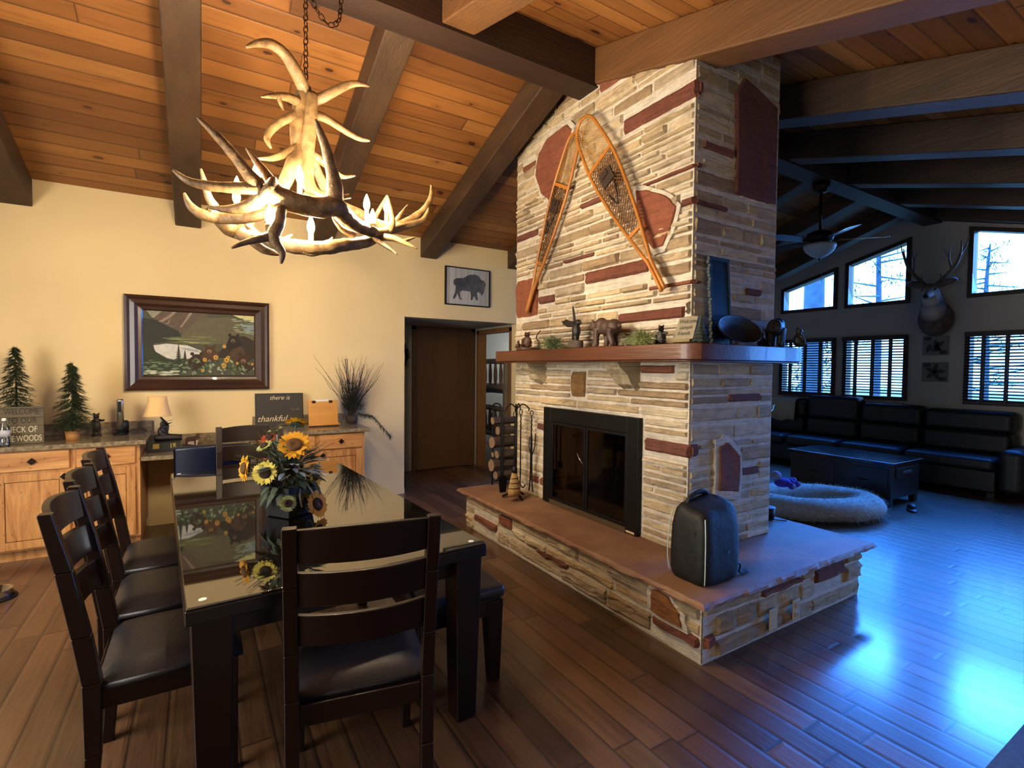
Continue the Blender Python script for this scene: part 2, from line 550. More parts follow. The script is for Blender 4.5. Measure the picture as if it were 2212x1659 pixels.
wi = 0
def window_frame(a, b, z0, za, zb, n):
    m = MB()
    w = .055
    def pz(t): return za + (zb - za) * t
    x0, x1 = 8.965, 9.13
    def q(y0, y1, lo0, lo1, hi0, hi1):
        m.hexa([(x0, y0, lo0), (x1, y0, lo0), (x1, y1, lo1), (x0, y1, lo1)], [(x0, y0, hi0), (x1, y0, hi0), (x1, y1, hi1), (x0, y1, hi1)])
    t = w / (b - a)
    q(a, b, z0, z0, z0 + w, z0 + w)
    q(a, b, za - w, zb - w, za, zb)
    q(a, a + w, z0 + w, z0 + w, za - w, pz(t) - w)
    q(b - w, b, z0 + w, z0 + w, pz(1 - t) - w, zb - w)
    f = struct('window_%d' % n, m, W['trim'])
    g = MB()
    g.hexa([(9.055, a + w, z0 + w), (9.06, a + w, z0 + w), (9.06, b - w, z0 + w), (9.055, b - w, z0 + w)], [(9.055, a + w, pz(t) - w), (9.06, a + w, pz(t) - w), (9.06, b - w, pz(1 - t) - w), (9.055, b - w, pz(1 - t) - w)])
    g.build('pane', W['glass'], f)
    # light inner edge of the sash
    return f
n = 0
for a, b in UP:
    n += 1; window_frame(a, b, 2.52, wtop(a), wtop(b), n)
for a, b in UP:
    n += 1; window_frame(a, b, 1.06, 2.05, 2.05, n)
gd = MB()
for y in (-2.3, -1.06, .17): gd.box((9.0, y, 0), (9.1, y + .08, 2.1))
gd.box((9.0, -2.3, 2.02), (9.1, .25, 2.1)); gd.box((9.0, -2.3, 0), (9.1, .25, .06))
d1 = struct('door_1', gd, W['trim'])
MB().box((9.05, -2.22, .06), (9.055, .17, 2.02)).build('pane', W['glass'], d1)

# ceiling planes
L1 = 3.2; a1 = math.atan(.34)
struct('ceiling_far', MB().box((-2.92, 0, 0), (9.15, 2.95 / math.cos(a1), .1)), W['ceil'], loc=(0, RY, RZ), rot=(-a1, 0, 0))
a2 = math.atan(.29)
struct('ceiling_near', MB().box((-2.92, -6.2 / math.cos(a2), 0), (9.15, 0, .1)), W['ceil'], loc=(0, RY, RZ), rot=(a2, 0, 0))
struct('ceiling_beam', MB().box((-2.8, 2.98, 3.62), (9.0, 3.2, 3.925)), W['ridge'])
W['beam_lit'] = simple('stained_beam_lit', '#6a4521', .6, nz=.35, ns=1.0, stretch=(9, .8, 9), bump=.5, bs=6)  # same stained wood painted lighter, for the chandelier light on these rafters
def rafter(x0, x1, y0, y1, dep):
    m = MB()
    m.hexa([(x0, y0, ceilz(y0) - dep), (x1, y0, ceilz(y0) - dep), (x1, y1, ceilz(y1) - dep), (x0, y1, ceilz(y1) - dep)],
           [(x0, y0, ceilz(y0) - .002), (x1, y0, ceilz(y0) - .002), (x1, y1, ceilz(y1) - .002), (x0, y1, ceilz(y1) - .002)])
    struct('ceiling_beam', m, W['beam_lit'] if 1 < x0 < 3 and y1 < 3 else W['beam'], bevel=.012)
for x in (-2.6, -1.38, -.18, 1.03, 2.25, 3.46, 4.68, 5.9, 7.1, 8.3):
    rafter(x, x + .21, 3.2, BW, .235)
for x in (-2.4, -1.14, .08, 1.30, 2.54, 3.86, 5.1, 6.35, 7.6, 8.75):
    rafter(x, x + .23, -3.0, 2.98, .27)

# doors of the hallway
dr = MB().box((2.66, 6.915, .01), (3.53, 6.948, 2.04))
d2 = struct('door_2', dr, W['dooroak'])
fr_ = MB()
fr_.box((2.6, 6.92, 0), (2.66, 6.95, 2.1)); fr_.box((3.53, 6.92, 0), (3.6, 6.95, 2.1)); fr_.box((2.6, 6.92, 2.04), (3.6, 6.95, 2.1))
fr_.build('door_frame', W['dooroak'], d2)
df = MB()
df.box((3.60, 5.88, 0), (3.735, 5.915, 2.05)); df.box((3.60, 6.80, 0), (3.735, 6.86, 2.05)); df.box((3.60, 5.88, 2.0), (3.735, 6.86, 2.06))
struct('door_3', df, simple('light_oak_casing', '#7a5430', .5, nz=.3, ns=3, stretch=(5, 5, .8)))
tb = MB()
for lo, hi in (((1.47, BW - .012, 0), (2.06, BW - .001, .07)), ((-2.8, BW - .012, 0), (-1.95, BW - .001, .07))): tb.box(lo, hi)
struct('baseboard_back', tb, W['wall'])
tg = MB()
tg.box((8.985, .25, 0), (8.999, BW, .09))
struct('baseboard_gable', tg, W['trim'])

# ------------------------------------------------------------------ stone fireplace
TAN = ['#c9b391', '#d3c0a0', '#bda582', '#b09a7a', '#d8c8ab', '#c4ad88', '#cdb894', '#b8a58a', '#a88f70', '#c7b49a']
RED = ['#7f4d3b', '#744537', '#87543f', '#7a4d40']
MORT = '#ddd3c2'
def jit(c, k=.12):
    q = 1 + random.uniform(-k, k)
    return tuple(min(1, x * q) for x in c[:3]) + (1,)
def patch(mb, O, U, Vv, N, u0, u1, v0, v1, dep, col, su=.045, sv=.022, rk=1.0):
    O, U, Vv, N = V(O), V(U), V(Vv), V(N)
    nu = max(3, min(16, int((u1 - u0) / su) + 2)); nv = max(3, min(6, int((v1 - v0) / sv) + 2))
    vs = []
    sd = random.uniform(0, 99)
    for j in range(nv + 1):
        for i in range(nu + 1):
            tu = i / nu; tv = j / nv
            # crowd the first and last rows to the edge so the stone has a rounded lip
            tu = 0 if i == 0 else 1 if i == nu else (.012 / (u1 - u0) if i == 1 else 1 - .012 / (u1 - u0) if i == nu - 1 else tu)
            tv = 0 if j == 0 else 1 if j == nv else (.22 if j == 1 else .78 if j == nv - 1 else tv)
            u = u0 + (u1 - u0) * tu; v = v0 + (v1 - v0) * tv
            edge = i in (0, nu) or j in (0, nv)
            q = (u * 9 + sd, v * 22 + sd, sd)
            d = 0 if edge else dep * (.8 + rk * .55 * mnoise.noise(V(q)) + rk * .3 * mnoise.noise(V(q) * 2.7))
            du = 0 if edge and i not in (0, nu) else .004 * mnoise.noise(V((v * 60, u * 3, sd)))
            dv = .003 * mnoise.noise(V((u * 30, v * 3, sd + 5)))
            vs.append(O + U * (u + du) + Vv * (v + dv) + N * (d - (.004 if edge else 0)))
    fl = U.cross(Vv).dot(N) < 0
    fs = []
    for j in range(nv):
        for i in range(nu):
            a = j * (nu + 1) + i
            f = (a, a + 1, a + nu + 2, a + nu + 1)
            fs.append(tuple(reversed(f)) if fl else f)
    mb.add(vs, fs, None, col)
def pstone(mb, O, U, Vv, N, poly, dep, col, rim=True):
    """irregular flat stone from a polygon"""
    O, U, Vv, N = V(O), V(U), V(Vv), V(N)
    cx = sum(p[0] for p in poly) / len(poly); cy = sum(p[1] for p in poly) / len(poly)
    P = []
    for i in range(len(poly)):
        a = poly[i]; b = poly[(i + 1) % len(poly)]
        for k in range(3):
            t = k / 3
            P.append((a[0] + (b[0] - a[0]) * t + random.uniform(-.006, .006), a[1] + (b[1] - a[1]) * t + random.uniform(-.006, .006)))
    n = len(P)
    def ring(s, d, jn=0):
        return [O + U * (cx + (p[0] - cx) * s) + Vv * (cy + (p[1] - cy) * s) + N * (d + jn * mnoise.noise(V((p[0] * 8 * s, p[1] * 8 * s, dep * 50)))) for p in P]
    def shell(rings, col):
        vs = [v for r in rings for v in r]
        vs.append(O + U * cx + Vv * cy + N * (dep))
        fs = []
        for r in range(len(rings) - 1):
            for i in range(n):
                k = (i + 1) % n
                fs.append((r * n + i, r * n + k, (r + 1) * n + k, (r + 1) * n + i))
        b = (len(rings) - 1) * n
        for i in range(n): fs.append((b + i, b + (i + 1) % n, len(vs) - 1))
        mb.add(vs, fs, None, col)
    if rim:
        sc = 1 + .035 / max(.1, max(abs(p[0] - cx) for p in poly))
        dd = dep; dep = dep * .72
        shell([ring(sc, -.002), ring(sc, dep * .95), ring(.9, dep)], lin(MORT))
        dep = dd
    shell([ring(1, .002), ring(.995, dep * .8), ring(.96, dep, .004), ring(.62, dep, .012), ring(.3, dep, .012)], col)
def courses(mb, O, U, Vv, N, u0, u1, v0, v1, hs, ls, dmin, dmax, reds, gap=.009, fill=True, rp=.02, rk=1.0):
    O_, U_, V_, N_ = V(O), V(U), V(Vv), V(N)
    if fill:
        vs = [O_ + U_ * a + V_ * b + N_ * .004 for a, b in ((u0, v0), (u1, v0), (u1, v1), (u0, v1))]
        f = (0, 1, 2, 3) if U_.cross(V_).dot(N_) > 0 else (3, 2, 1, 0)
        mb.add(vs, [f], None, lin(MORT))
    v = v0
    while v < v1 - .01:
        h = random.choice(hs)
        if v1 - v - h < min(hs): h = v1 - v
        iv = [(u0, u1)]
        for (a, b, c, d) in reds:
            ov = min(v + h, d) - max(v, c)
            if ov > h * .25:
                new = []
                for (p, q) in iv:
                    if b < p or a > q: new.append((p, q)); continue
                    if a - gap > p: new.append((p, a - gap))
                    if b + gap < q: new.append((b + gap, q))
                iv = new
        for (p, q) in iv:
            u = p
            while u < q - .012:
                l = random.uniform(*ls) * (1 + h * 3)
                if q - u - l < ls[0] * .7: l = q - u
                col = jit(lin(random.choice(RED if random.random() < rp else TAN)))
                patch(mb, O, U, Vv, N, u + gap / 2, u + l - gap / 2, v + gap / 2, v + h - gap / 2, random.uniform(dmin, dmax), col, rk=rk)
                u += l
        v += h

fire = thing('stone_fireplace', 'tall tan and red ledgestone chimney fireplace on a raised stone hearth', 'fireplace', (2.9, 3.0, 0))
FL = V((-2.9, -3.0, 0))
CX0, CX1, CY0, CY1 = 2.585, 3.45, 2.085, 4.11
OY0, OY1, OZ1 = 2.47, 3.585, 1.165
ch = MB()
mc = lin(MORT)
# core (with the firebox hollow)
for lo, hi in (((CX0, CY0, .3), (CX1, OY0 + .03, 3.96)), ((CX0, OY1 - .03, .3), (CX1, CY1, 3.96)), ((CX0, OY0 + .03, OZ1 - .02), (CX1, OY1 - .03, 3.96)), ((3.1, OY0 + .03, .3), (CX1, OY1 - .03, OZ1 - .02))):
    ch.box(lo, hi, None, mc)
fO, fU, fV, fN = (CX0, 0, 0), (0, 1, 0), (0, 0, 1), (-1, 0, 0)
sO, sU, sV, sN = (0, CY0, 0), (1, 0, 0), (0, 0, 1), (0, -1, 0)
fr_reds = [(2.07, 2.69, 3.15, 3.27), (2.43, 3.09, 2.15, 2.255), (2.13, 2.71, 1.82, 1.90), (2.07, 2.5, 2.73, 2.755), (2.07, 2.17, 2.51, 2.56), (2.99, 3.37, 2.36, 2.395),
           (3.49, 3.73, 2.06, 2.135), (3.74, 4.1, 1.95, 2.34), (3.75, 4.1, 2.68, 2.75), (3.78, 4.0, 3.30, 3.36), (2.9, 3.16, 2.75, 2.8), (2.07, 2.43, 2.025, 2.055), (2.63, 2.95, 3.56, 3.64)]
lo_reds = [(2.07, 2.44, .945, 1.04), (3.6, 3.73, .95, 1.01), (3.59, 3.67, .46, .54), (3.70, 3.83, .46, .53), (3.07, 3.25, 1.26, 1.49), (2.2, 2.5, 1.47, 1.53)]
up = dict(hs=[.036, .045, .055, .07, .095], ls=(.16, .5), dmin=.014, dmax=.04, rp=.0)
courses(ch, fO, fU, fV, fN, CY0, CY1, 1.655, 3.96, reds=fr_reds, **up)
lw = dict(hs=[.036, .045, .055, .065, .085], ls=(.14, .42), dmin=.012, dmax=.032, rp=.0)
courses(ch, fO, fU, fV, fN, CY0, CY1, OZ1 + .012, 1.655, reds=lo_reds, hs=[.05, .06, .075], ls=(.3, .7), dmin=.012, dmax=.03, rp=0)
courses(ch, fO, fU, fV, fN, CY0, OY0 - .012, .34, OZ1 + .012, reds=lo_reds, **lw)
courses(ch, fO, fU, fV, fN, OY1 + .012, CY1, .34, OZ1 + .012, reds=lo_reds, **lw)
for (a, b, c, d) in fr_reds + lo_reds:
    cl = jit(lin(random.choice(RED)), .1)
    if (a, b) == (3.07, 3.25): cl = lin('#8d6a42')
    if (a, b) == (3.74, 4.1): cl = lin('#93583c')
    patch(ch, fO, fU, fV, fN, a, b, c, d, .03, cl, .05, .03, .6)
pstone(ch, fO, fU, fV, fN, [(3.26, 3.42), (3.33, 3.48), (3.46, 3.475), (3.59, 3.46), (3.72, 3.38), (3.76, 3.2), (3.68, 3.03), (3.54, 2.91), (3.44, 2.98), (3.34, 3.15)], .045, lin('#8f5540'))
pstone(ch, fO, fU, fV, fN, [(2.55, 2.72), (2.45, 2.70), (2.28, 2.61), (2.19, 2.53), (2.21, 2.44), (2.30, 2.30), (2.38, 2.29), (2.5, 2.45)], .04, lin('#905640'))
sd_reds = [(2.65, 2.95, 2.86, 2.92), (2.58, 2.64, 2.735, 2.765), (2.585, 2.9, 2.51, 2.545), (2.585, 2.63, 3.17, 3.26), (2.96, 3.3, 1.285, 1.345), (3.08, 3.3, .78, .84), (3.11, 3.28, 2.0, 2.055), (2.585, 2.66, .95, 1.04), (2.585, 2.65, 2.03, 2.05)]
courses(ch, sO, sU, sV, sN, CX0, CX1, .34, 3.96, reds=sd_reds, hs=[.045, .06, .075, .095, .12], ls=(.14, .36), dmin=.008, dmax=.02, rp=0, gap=.006, rk=.8)
for (a, b, c, d) in sd_reds:
    patch(ch, sO, sU, sV, sN, a, b, c, d, .025, jit(lin(random.choice(RED)), .1), .05, .03, .6)
pstone(ch, sO, sU, sV, sN, [(2.97, 2.64), (3.4, 2.65), (3.4, 3.3), (3.03, 3.40), (2.95, 3.28)], .03, lin('#74463a'), rim=False)
pstone(ch, sO, sU, sV, sN, [(2.85, .72), (3.06, .69), (3.06, .93), (2.94, 1.03), (2.85, 1.01)], .035, lin('#85503c'))
courses(ch, (0, CY1, 0), (1, 0, 0), (0, 0, 1), (0, 1, 0), CX0, CX1, .34, 3.96, reds=[], hs=[.07, .1, .13], ls=(.2, .5), dmin=.01, dmax=.025, rp=.08)
courses(ch, (CX1, 0, 0), (0, 1, 0), (0, 0, 1), (1, 0, 0), CY0, CY1, .34, 3.96, reds=[], hs=[.07, .1, .13], ls=(.3, .6), dmin=.01, dmax=.02, rp=.08)
ch.build('chimney', W['stone'], fire, loc=FL)
# corbels under the mantel
for (a, b) in ((3.60, 3.73), (2.50, 2.66)):
    cm = MB()
    prof = [(2.59, 1.36), (2.59, 1.553), (2.37, 1.553), (2.40, 1.50), (2.46, 1.46), (2.50, 1.40)]
    vs = []
    ks = 5
    for i in range(ks + 1):
        y = a + (b - a) * i / ks
        for p in prof: vs.append((p[0] + random.uniform(-.012, .012), y, p[1] + (random.uniform(-.012, .012) if p[1] < 1.55 else 0)))
    fs = []
    m6 = len(prof)
    for i in range(ks):
        for j in range(m6):
            k = (j + 1) % m6
            fs.append((i * m6 + j, i * m6 + k, (i + 1) * m6 + k, (i + 1) * m6 + j))
    fs += [tuple(range(m6)), tuple(range(ks * m6 + m6 - 1, ks * m6 - 1, -1))]
    cm.add(vs, fs, None, lin('#b9a888'))
    cm.build('corbel', W['stone'], fire, loc=FL)
# mantel shelf with a rounded corner
mp = [(2.30, 4.01), (2.30, 1.95), (2.315, 1.885), (2.36, 1.835), (2.43, 1.82), (3.33, 1.82), (3.37, 1.835), (3.39, 1.87), (3.39, 2.09), (2.60, 2.09), (2.60, 4.01)]
mm = MB().prism(mp, 1.556, 1.648)
mm.prism([(x + (.012 if x < 2.5 else 0), y + (.012 if y < 2 else 0)) for x, y in mp], 1.545, 1.556)
mm.build('mantel_shelf', W['mantel'], fire, loc=FL, bevel=.008)
# hearth
HX0, HX1, HY0, HY1 = 2.155, 3.76, 1.635, 4.28
hb = MB()
hb.box((HX0, HY0, 0), (HX1, HY1, .305), None, mc)
hkw = dict(hs=[.06, .075, .1, .13], ls=(.22, .6), dmin=.012, dmax=.035, rp=.06, rk=1.0)
def hearth_face(O, U, N, a, b, reds):
    v = 0
    courses(hb, O, U, (0, 0, 1), N, a, b, .01, .3, reds=reds, **hkw)
    for (p, q, c, d) in reds: patch(hb, O, U, (0, 0, 1), N, p, q, c, d, .035, jit(lin(random.choice(RED)), .1), .05, .03, .8)
hearth_face((HX0, 0, 0), (0, 1, 0), (-1, 0, 0), HY0, HY1, [(3.69, 4.1, .1, .16), (3.45, 3.64, .18, .28), (2.71, 3.08, .12, .155), (1.64, 1.95, .08, .14)])
pstone(hb, (HX0, 0, 0), (0, 1, 0), (0, 0, 1), (-1, 0, 0), [(1.95, .16), (1.74, .16), (1.75, .22), (1.83, .285), (1.94, .29)], .04, lin('#8d5b38'))
hearth_face((0, HY0, 0), (1, 0, 0), (0, -1, 0), HX0, HX1, [(2.64, 3.04, .24, .275), (2.16, 2.24, .08, .15), (3.2, 3.55, .19, .28)])
hearth_face((HX1, 0, 0), (0, 1, 0), (1, 0, 0), HY0, HY1, [])
hearth_face((0, HY1, 0), (1, 0, 0), (0, 1, 0), HX0, HX1, [])
hb.build('hearth_base', W['stone'], fire, loc=FL)
def slab(x0, x1, y0, y1, name, m):
    P = []
    def side(a, b, n):
        for i in range(n):
            t = i / n
            P.append((a[0] + (b[0] - a[0]) * t, a[1] + (b[1] - a[1]) * t))
    side((x0, y0), (x1, y0), 40); side((x1, y0), (x1, y1), 30); side((x1, y1), (x0, y1), 40); side((x0, y1), (x0, y0), 60)
    def ringz(z, off, amp):
        r = []
        for i, p in enumerate(P):
            d = V((p[0] - (x0 + x1) / 2, p[1] - (y0 + y1) / 2, 0))
            nx = -1 if abs(p[0] - x0) < 1e-4 else 1 if abs(p[0] - x1) < 1e-4 else 0
            ny = -1 if abs(p[1] - y0) < 1e-4 else 1 if abs(p[1] - y1) < 1e-4 else 0
            k = off + amp * mnoise.noise(V((p[0] * 14, p[1] * 14, z * 40)))
            r.append((p[0] + nx * k, p[1] + ny * k, z + .002 * mnoise.noise(V((p[0] * 9, p[1] * 9, 1)))))
        return r
    rs = [ringz(.303, -.02, .01), ringz(.318, .0, .014), ringz(.332, -.002, .014), ringz(.345, -.014, .008)]
    m_ = MB()
    n_ = len(P)
    vs = [v for r in rs for v in r]
    fs = [tuple(range(n_ - 1, -1, -1)), tuple(3 * n_ + i for i in range(n_))]
    for r in range(3):
        for i in range(n_):
            fs.append((r * n_ + i, r * n_ + (i + 1) % n_, (r + 1) * n_ + (i + 1) % n_, (r + 1) * n_ + i))
    m_.add(vs, fs)
    return m_.build(name, m, fire, loc=FL)
slab(2.09, 3.88, 1.575, 4.37, 'hearth_slab', W['slab'])
# firebox
fb = MB()
fb.box((3.08, OY0, .345), (3.1, OY1, OZ1)); fb.box((2.60, OY0 + .03, .345), (3.1, OY0 + .05, OZ1)); fb.box((2.60, OY1 - .05, .345), (3.1, OY1 - .03, OZ1)); fb.box((2.6, OY0, OZ1 - .03), (3.1, OY1, OZ1 - .02))
fb.box((2.6, OY0 + .03, .345), (3.1, OY1 - .03, .352))
fb.build('firebox_lining', simple('sooty_brick', '#2a2724', .95, nz=.5, ns=5), fire, loc=FL)
xs = CX0 - .045
sf = MB()
sf.box((xs, OY0, .352), (CX0, OY0 + .105, OZ1)); sf.box((xs, OY1 - .105, .352), (CX0, OY1, OZ1)); sf.box((xs, OY0 + .105, OZ1 - .115), (CX0, OY1 - .105, OZ1)); sf.box((xs, OY0 + .105, .352), (CX0, OY1 - .105, .385))
sur = sf.build('firebox_surround', W['black'], fire, loc=FL, bevel=.004)
MB().box((xs - .002, OY0 + .02, .358), (xs, OY0 + .10, .372)).build('maker_plate', simple('brass_plate', '#c9b48a', .4), sur)
ym = (OY0 + OY1) / 2
for k, (a, b) in enumerate(((OY0 + .107, ym - .003), (ym + .003, OY1 - .107))):
    dm = MB()
    x0, x1 = xs + .004, xs + .026
    w = .022
    dm.box((x0, a, .388), (x1, a + w, OZ1 - .118)); dm.box((x0, b - w, .388), (x1, b, OZ1 - .118)); dm.box((x0, a + w, .388), (x1, b - w, .388 + w)); dm.box((x0, a + w, OZ1 - .118 - w), (x1, b - w, OZ1 - .118))
    gl_ = dm.build('firebox_door', W['black'], fire, loc=FL, bevel=.003)
    MB().box((xs + .012, a + w, .388 + w), (xs + .015, b - w, OZ1 - .118 - w)).build('glass', W['fireglass'], gl_)
    if k == 1:
        MB().tube(spline([(x0, a + .01, .75), (x0 - .02, a + .012, .77), (x0 - .03, a + .03, .80), (x0 - .028, a + .06, .835)], 5), .005, 8).build('handle', W['chrome'], gl_, smooth=True)
MB().box((xs - .004, OY0 + .105, .346), (xs + .03, OY1 - .105, .386)).build('ash_lip', simple('ash_lip_metal', '#5a4a38', .5, metal=.4), fire, loc=FL)
# sockets on the hearth end
for k, (x, nm) in enumerate(((2.71, 'blank'), (2.94, 'outlet'))):
    t = thing('wall_outlet' if k else 'blank_cover_plate', 'beige duplex outlet on the hearth end nearer its far corner' if k else 'beige blank cover plate on the hearth end, nearer the backpack corner', 'outlet', (x, 1.592, .115))
    MB().cbox((0, 0, 0), (.072, .008, .118)).build('cover_plate', simple('beige_plate', '#bda984', .5), t, bevel=.003)
    if k:
        for z in (-.027, .027):
            MB().cbox((0, -.006, z), (.034, .006, .03)).build('socket', simple('beige_socket', '#a8946f', .5), t, bevel=.004)
# ------------------------------------------------------------------ dining table, chairs, bench
tab = thing('dining_table', 'dark espresso dining table with a glass sheet over its top', 'table', (.43, 3.0, 0), rad(3.2))
MB().box((-.54, -1.17, .70), (.54, 1.17, .75)).build('tabletop', W['tabletop'], tab, bevel=.006)
ap = MB()
for lo, hi in (((-.47, -1.10, .615), (.47, -1.075, .70)), ((-.47, 1.075, .615), (.47, 1.10, .70)), ((-.47, -1.075, .615), (-.445, 1.075, .70)), ((.445, -1.075, .615), (.47, 1.075, .70))): ap.box(lo, hi)
ap.build('apron', W['espresso'], tab, bevel=.003)
for sx in (-1, 1):
    for sy in (-1, 1):
        c = (sx * .465, sy * 1.095)
        MB().hexa([(c[0] + a * .045, c[1] + b * .045, 0) for a, b in ((-1, -1), (1, -1), (1, 1), (-1, 1))], [(c[0] + a * .06, c[1] + b * .06, .70) for a, b in ((-1, -1), (1, -1), (1, 1), (-1, 1))]).build('leg', W['espresso'], tab, bevel=.006)
gm = simple('table_glass', '#14110c', .03, ior=2.7, coat=.6, coatr=.02)
MB().box((-.535, -1.165, .7505), (.535, 1.165, .758)).build('glass_top', gm, tab, bevel=.002)
for sx in (-1, 1):
    for sy in (-1, 1):
        MB().cyl((sx * .49, sy * 1.12, .758), (sx * .49, sy * 1.12, .7595), .012, 12).build('glass_bumper', W['white'], tab)

def make_chair():
    t = thing('dining_chair', '', 'chair')
    m = W['espresso']
    for s in (-1, 1):
        x = s * .212
        b = MB()
        pts = [(-.215, 0, .036), (-.20, .22, .044), (-.20, .46, .052), (-.225, .62, .05), (-.265, .84, .044), (-.308, 1.03, .036)]
        for (y0, z0, d0), (y1, z1, d1) in zip(pts, pts[1:]):
            b.hexa([(x - .021, y0 - d0 / 2, z0), (x + .021, y0 - d0 / 2, z0), (x + .021, y0 + d0 / 2, z0), (x - .021, y0 + d0 / 2, z0)],
                   [(x - .021, y1 - d1 / 2, z1), (x + .021, y1 - d1 / 2, z1), (x + .021, y1 + d1 / 2, z1), (x - .021, y1 + d1 / 2, z1)])
        b.build('back_leg', m, t, bevel=.004)
    for s in (-1, 1):
        MB().hexa([(s * .205 + a * .016, .2 + c * .016, 0) for a, c in ((-1, -1), (1, -1), (1, 1), (-1, 1))], [(s * .205 + a * .024, .195 + c * .024, .43) for a, c in ((-1, -1), (1, -1), (1, 1), (-1, 1))]).build('front_leg', m, t, bevel=.004)
    for z0, z1 in ((.915, 1.02), (.775, .885), (.64, .745)):
        b = MB()
        vs = []
        nn = 10
        for i in range(nn + 1):
            u = -1 + 2 * i / nn
            for (dz, dy) in ((z0, -.011), (z0, .011), (z1, .011), (z1, -.011)):
                yb = -.225 - (dz - .62) * .19 - .038 * (1 - u * u)
                cz = dz + (.012 * (1 - u * u) if (z0 > .9 and dz == z1) else 0)
                vs.append((u * .195, yb + dy, cz))
        fs = [(0, 3, 2, 1), tuple(nn * 4 + q for q in (0, 1, 2, 3))]
        for i in range(nn):
            for j in range(4):
                k = (j + 1) % 4
                fs.append((i * 4 + j, i * 4 + k, i * 4 + 4 + k, i * 4 + 4 + j))
        b.add(vs, fs)
        b.build('back_rail', m, t, bevel=.004)
    a = MB()
    a.box((-.19, .18, .36), (.19, .2, .43)); a.box((-.19, -.205, .36), (.19, -.185, .43)); a.box((-.215, -.18, .36), (-.195, .175, .43)); a.box((.195, -.18, .36), (.215, .175, .43))
    a.build('seat_rail', m, t, bevel=.003)
    c = MB()
    nx = 10
    vs, fs = [], []
    def top(u, v):
        ex = (1 - abs(u) ** 5) * (1 - abs(v) ** 5)
        return .448 + .045 * max(0, ex) ** .45
    for j in range(nx + 1):
        for i in range(nx + 1):
            u = -1 + 2 * i / nx; v = -1 + 2 * j / nx
            vs.append((u * .225, .02 + v * .215 if v > -1 else -.19, top(u, v)))
    for j in range(nx):
        for i in range(nx):
            q = j * (nx + 1) + i
            fs.append((q, q + 1, q + nx + 2, q + nx + 1))
    c.add(vs, fs)
    c.box((-.225, -.19, .43), (.225, .235, .449))
    c.build('seat_cushion', W['leather'], t, smooth=True)
    return t
ch0 = make_chair()
ch0['group'] = 'dining chairs round the table'
G = 'dining chairs round the table'
ch0.location = (.485, 1.835, 0); ch0.rotation_euler = (0, 0, rad(-11))
ch0['label'] = 'dark ladder-back dining chair at the near table end, its back to the viewer'
dup(ch0, (-.105, 2.31, 0), rad(-90), 'dark ladder-back side chair on the long table side, front of its row of three')
dup(ch0, (-.14, 2.86, 0), rad(-90), 'dark ladder-back side chair on the long table side, middle of its row of three')
dup(ch0, (-.17, 3.42, 0), rad(-90), 'dark ladder-back side chair on the long table side, cabinet end of its row of three')
dup(ch0, (.335, 4.10, 0), rad(180), 'dark ladder-back dining chair at the far table end behind the sunflowers')

bn = thing('dining_bench', 'dark bench with a padded leather seat between table and hearth', 'bench', (1.03, 2.63, 0), rad(-1.5))
for sx in (-1, 1):
    for sy in (-1, 1):
        c = (sx * .17, sy * .54)
        MB().hexa([(c[0] + a * .026 + sx * .01, c[1] + b * .026, 0) for a, b in ((-1, -1), (1, -1), (1, 1), (-1, 1))], [(c[0] + a * .042, c[1] + b * .042, .40) for a, b in ((-1, -1), (1, -1), (1, 1), (-1, 1))]).build('leg', W['espresso'], bn, bevel=.005)
b = MB()
b.box((-.2, -.575, .33), (.2, -.555, .41)); b.box((-.2, .555, .33), (.2, .575, .41)); b.box((-.205, -.555, .33), (-.185, .555, .41)); b.box((.185, -.555, .33), (.205, .555, .41))
b.build('apron', W['espresso'], bn, bevel=.003)
MB().box((-.22, -.60, .41), (.22, .60, .475)).build('seat_cushion', W['leather'], bn, bevel=.028, seg=4)

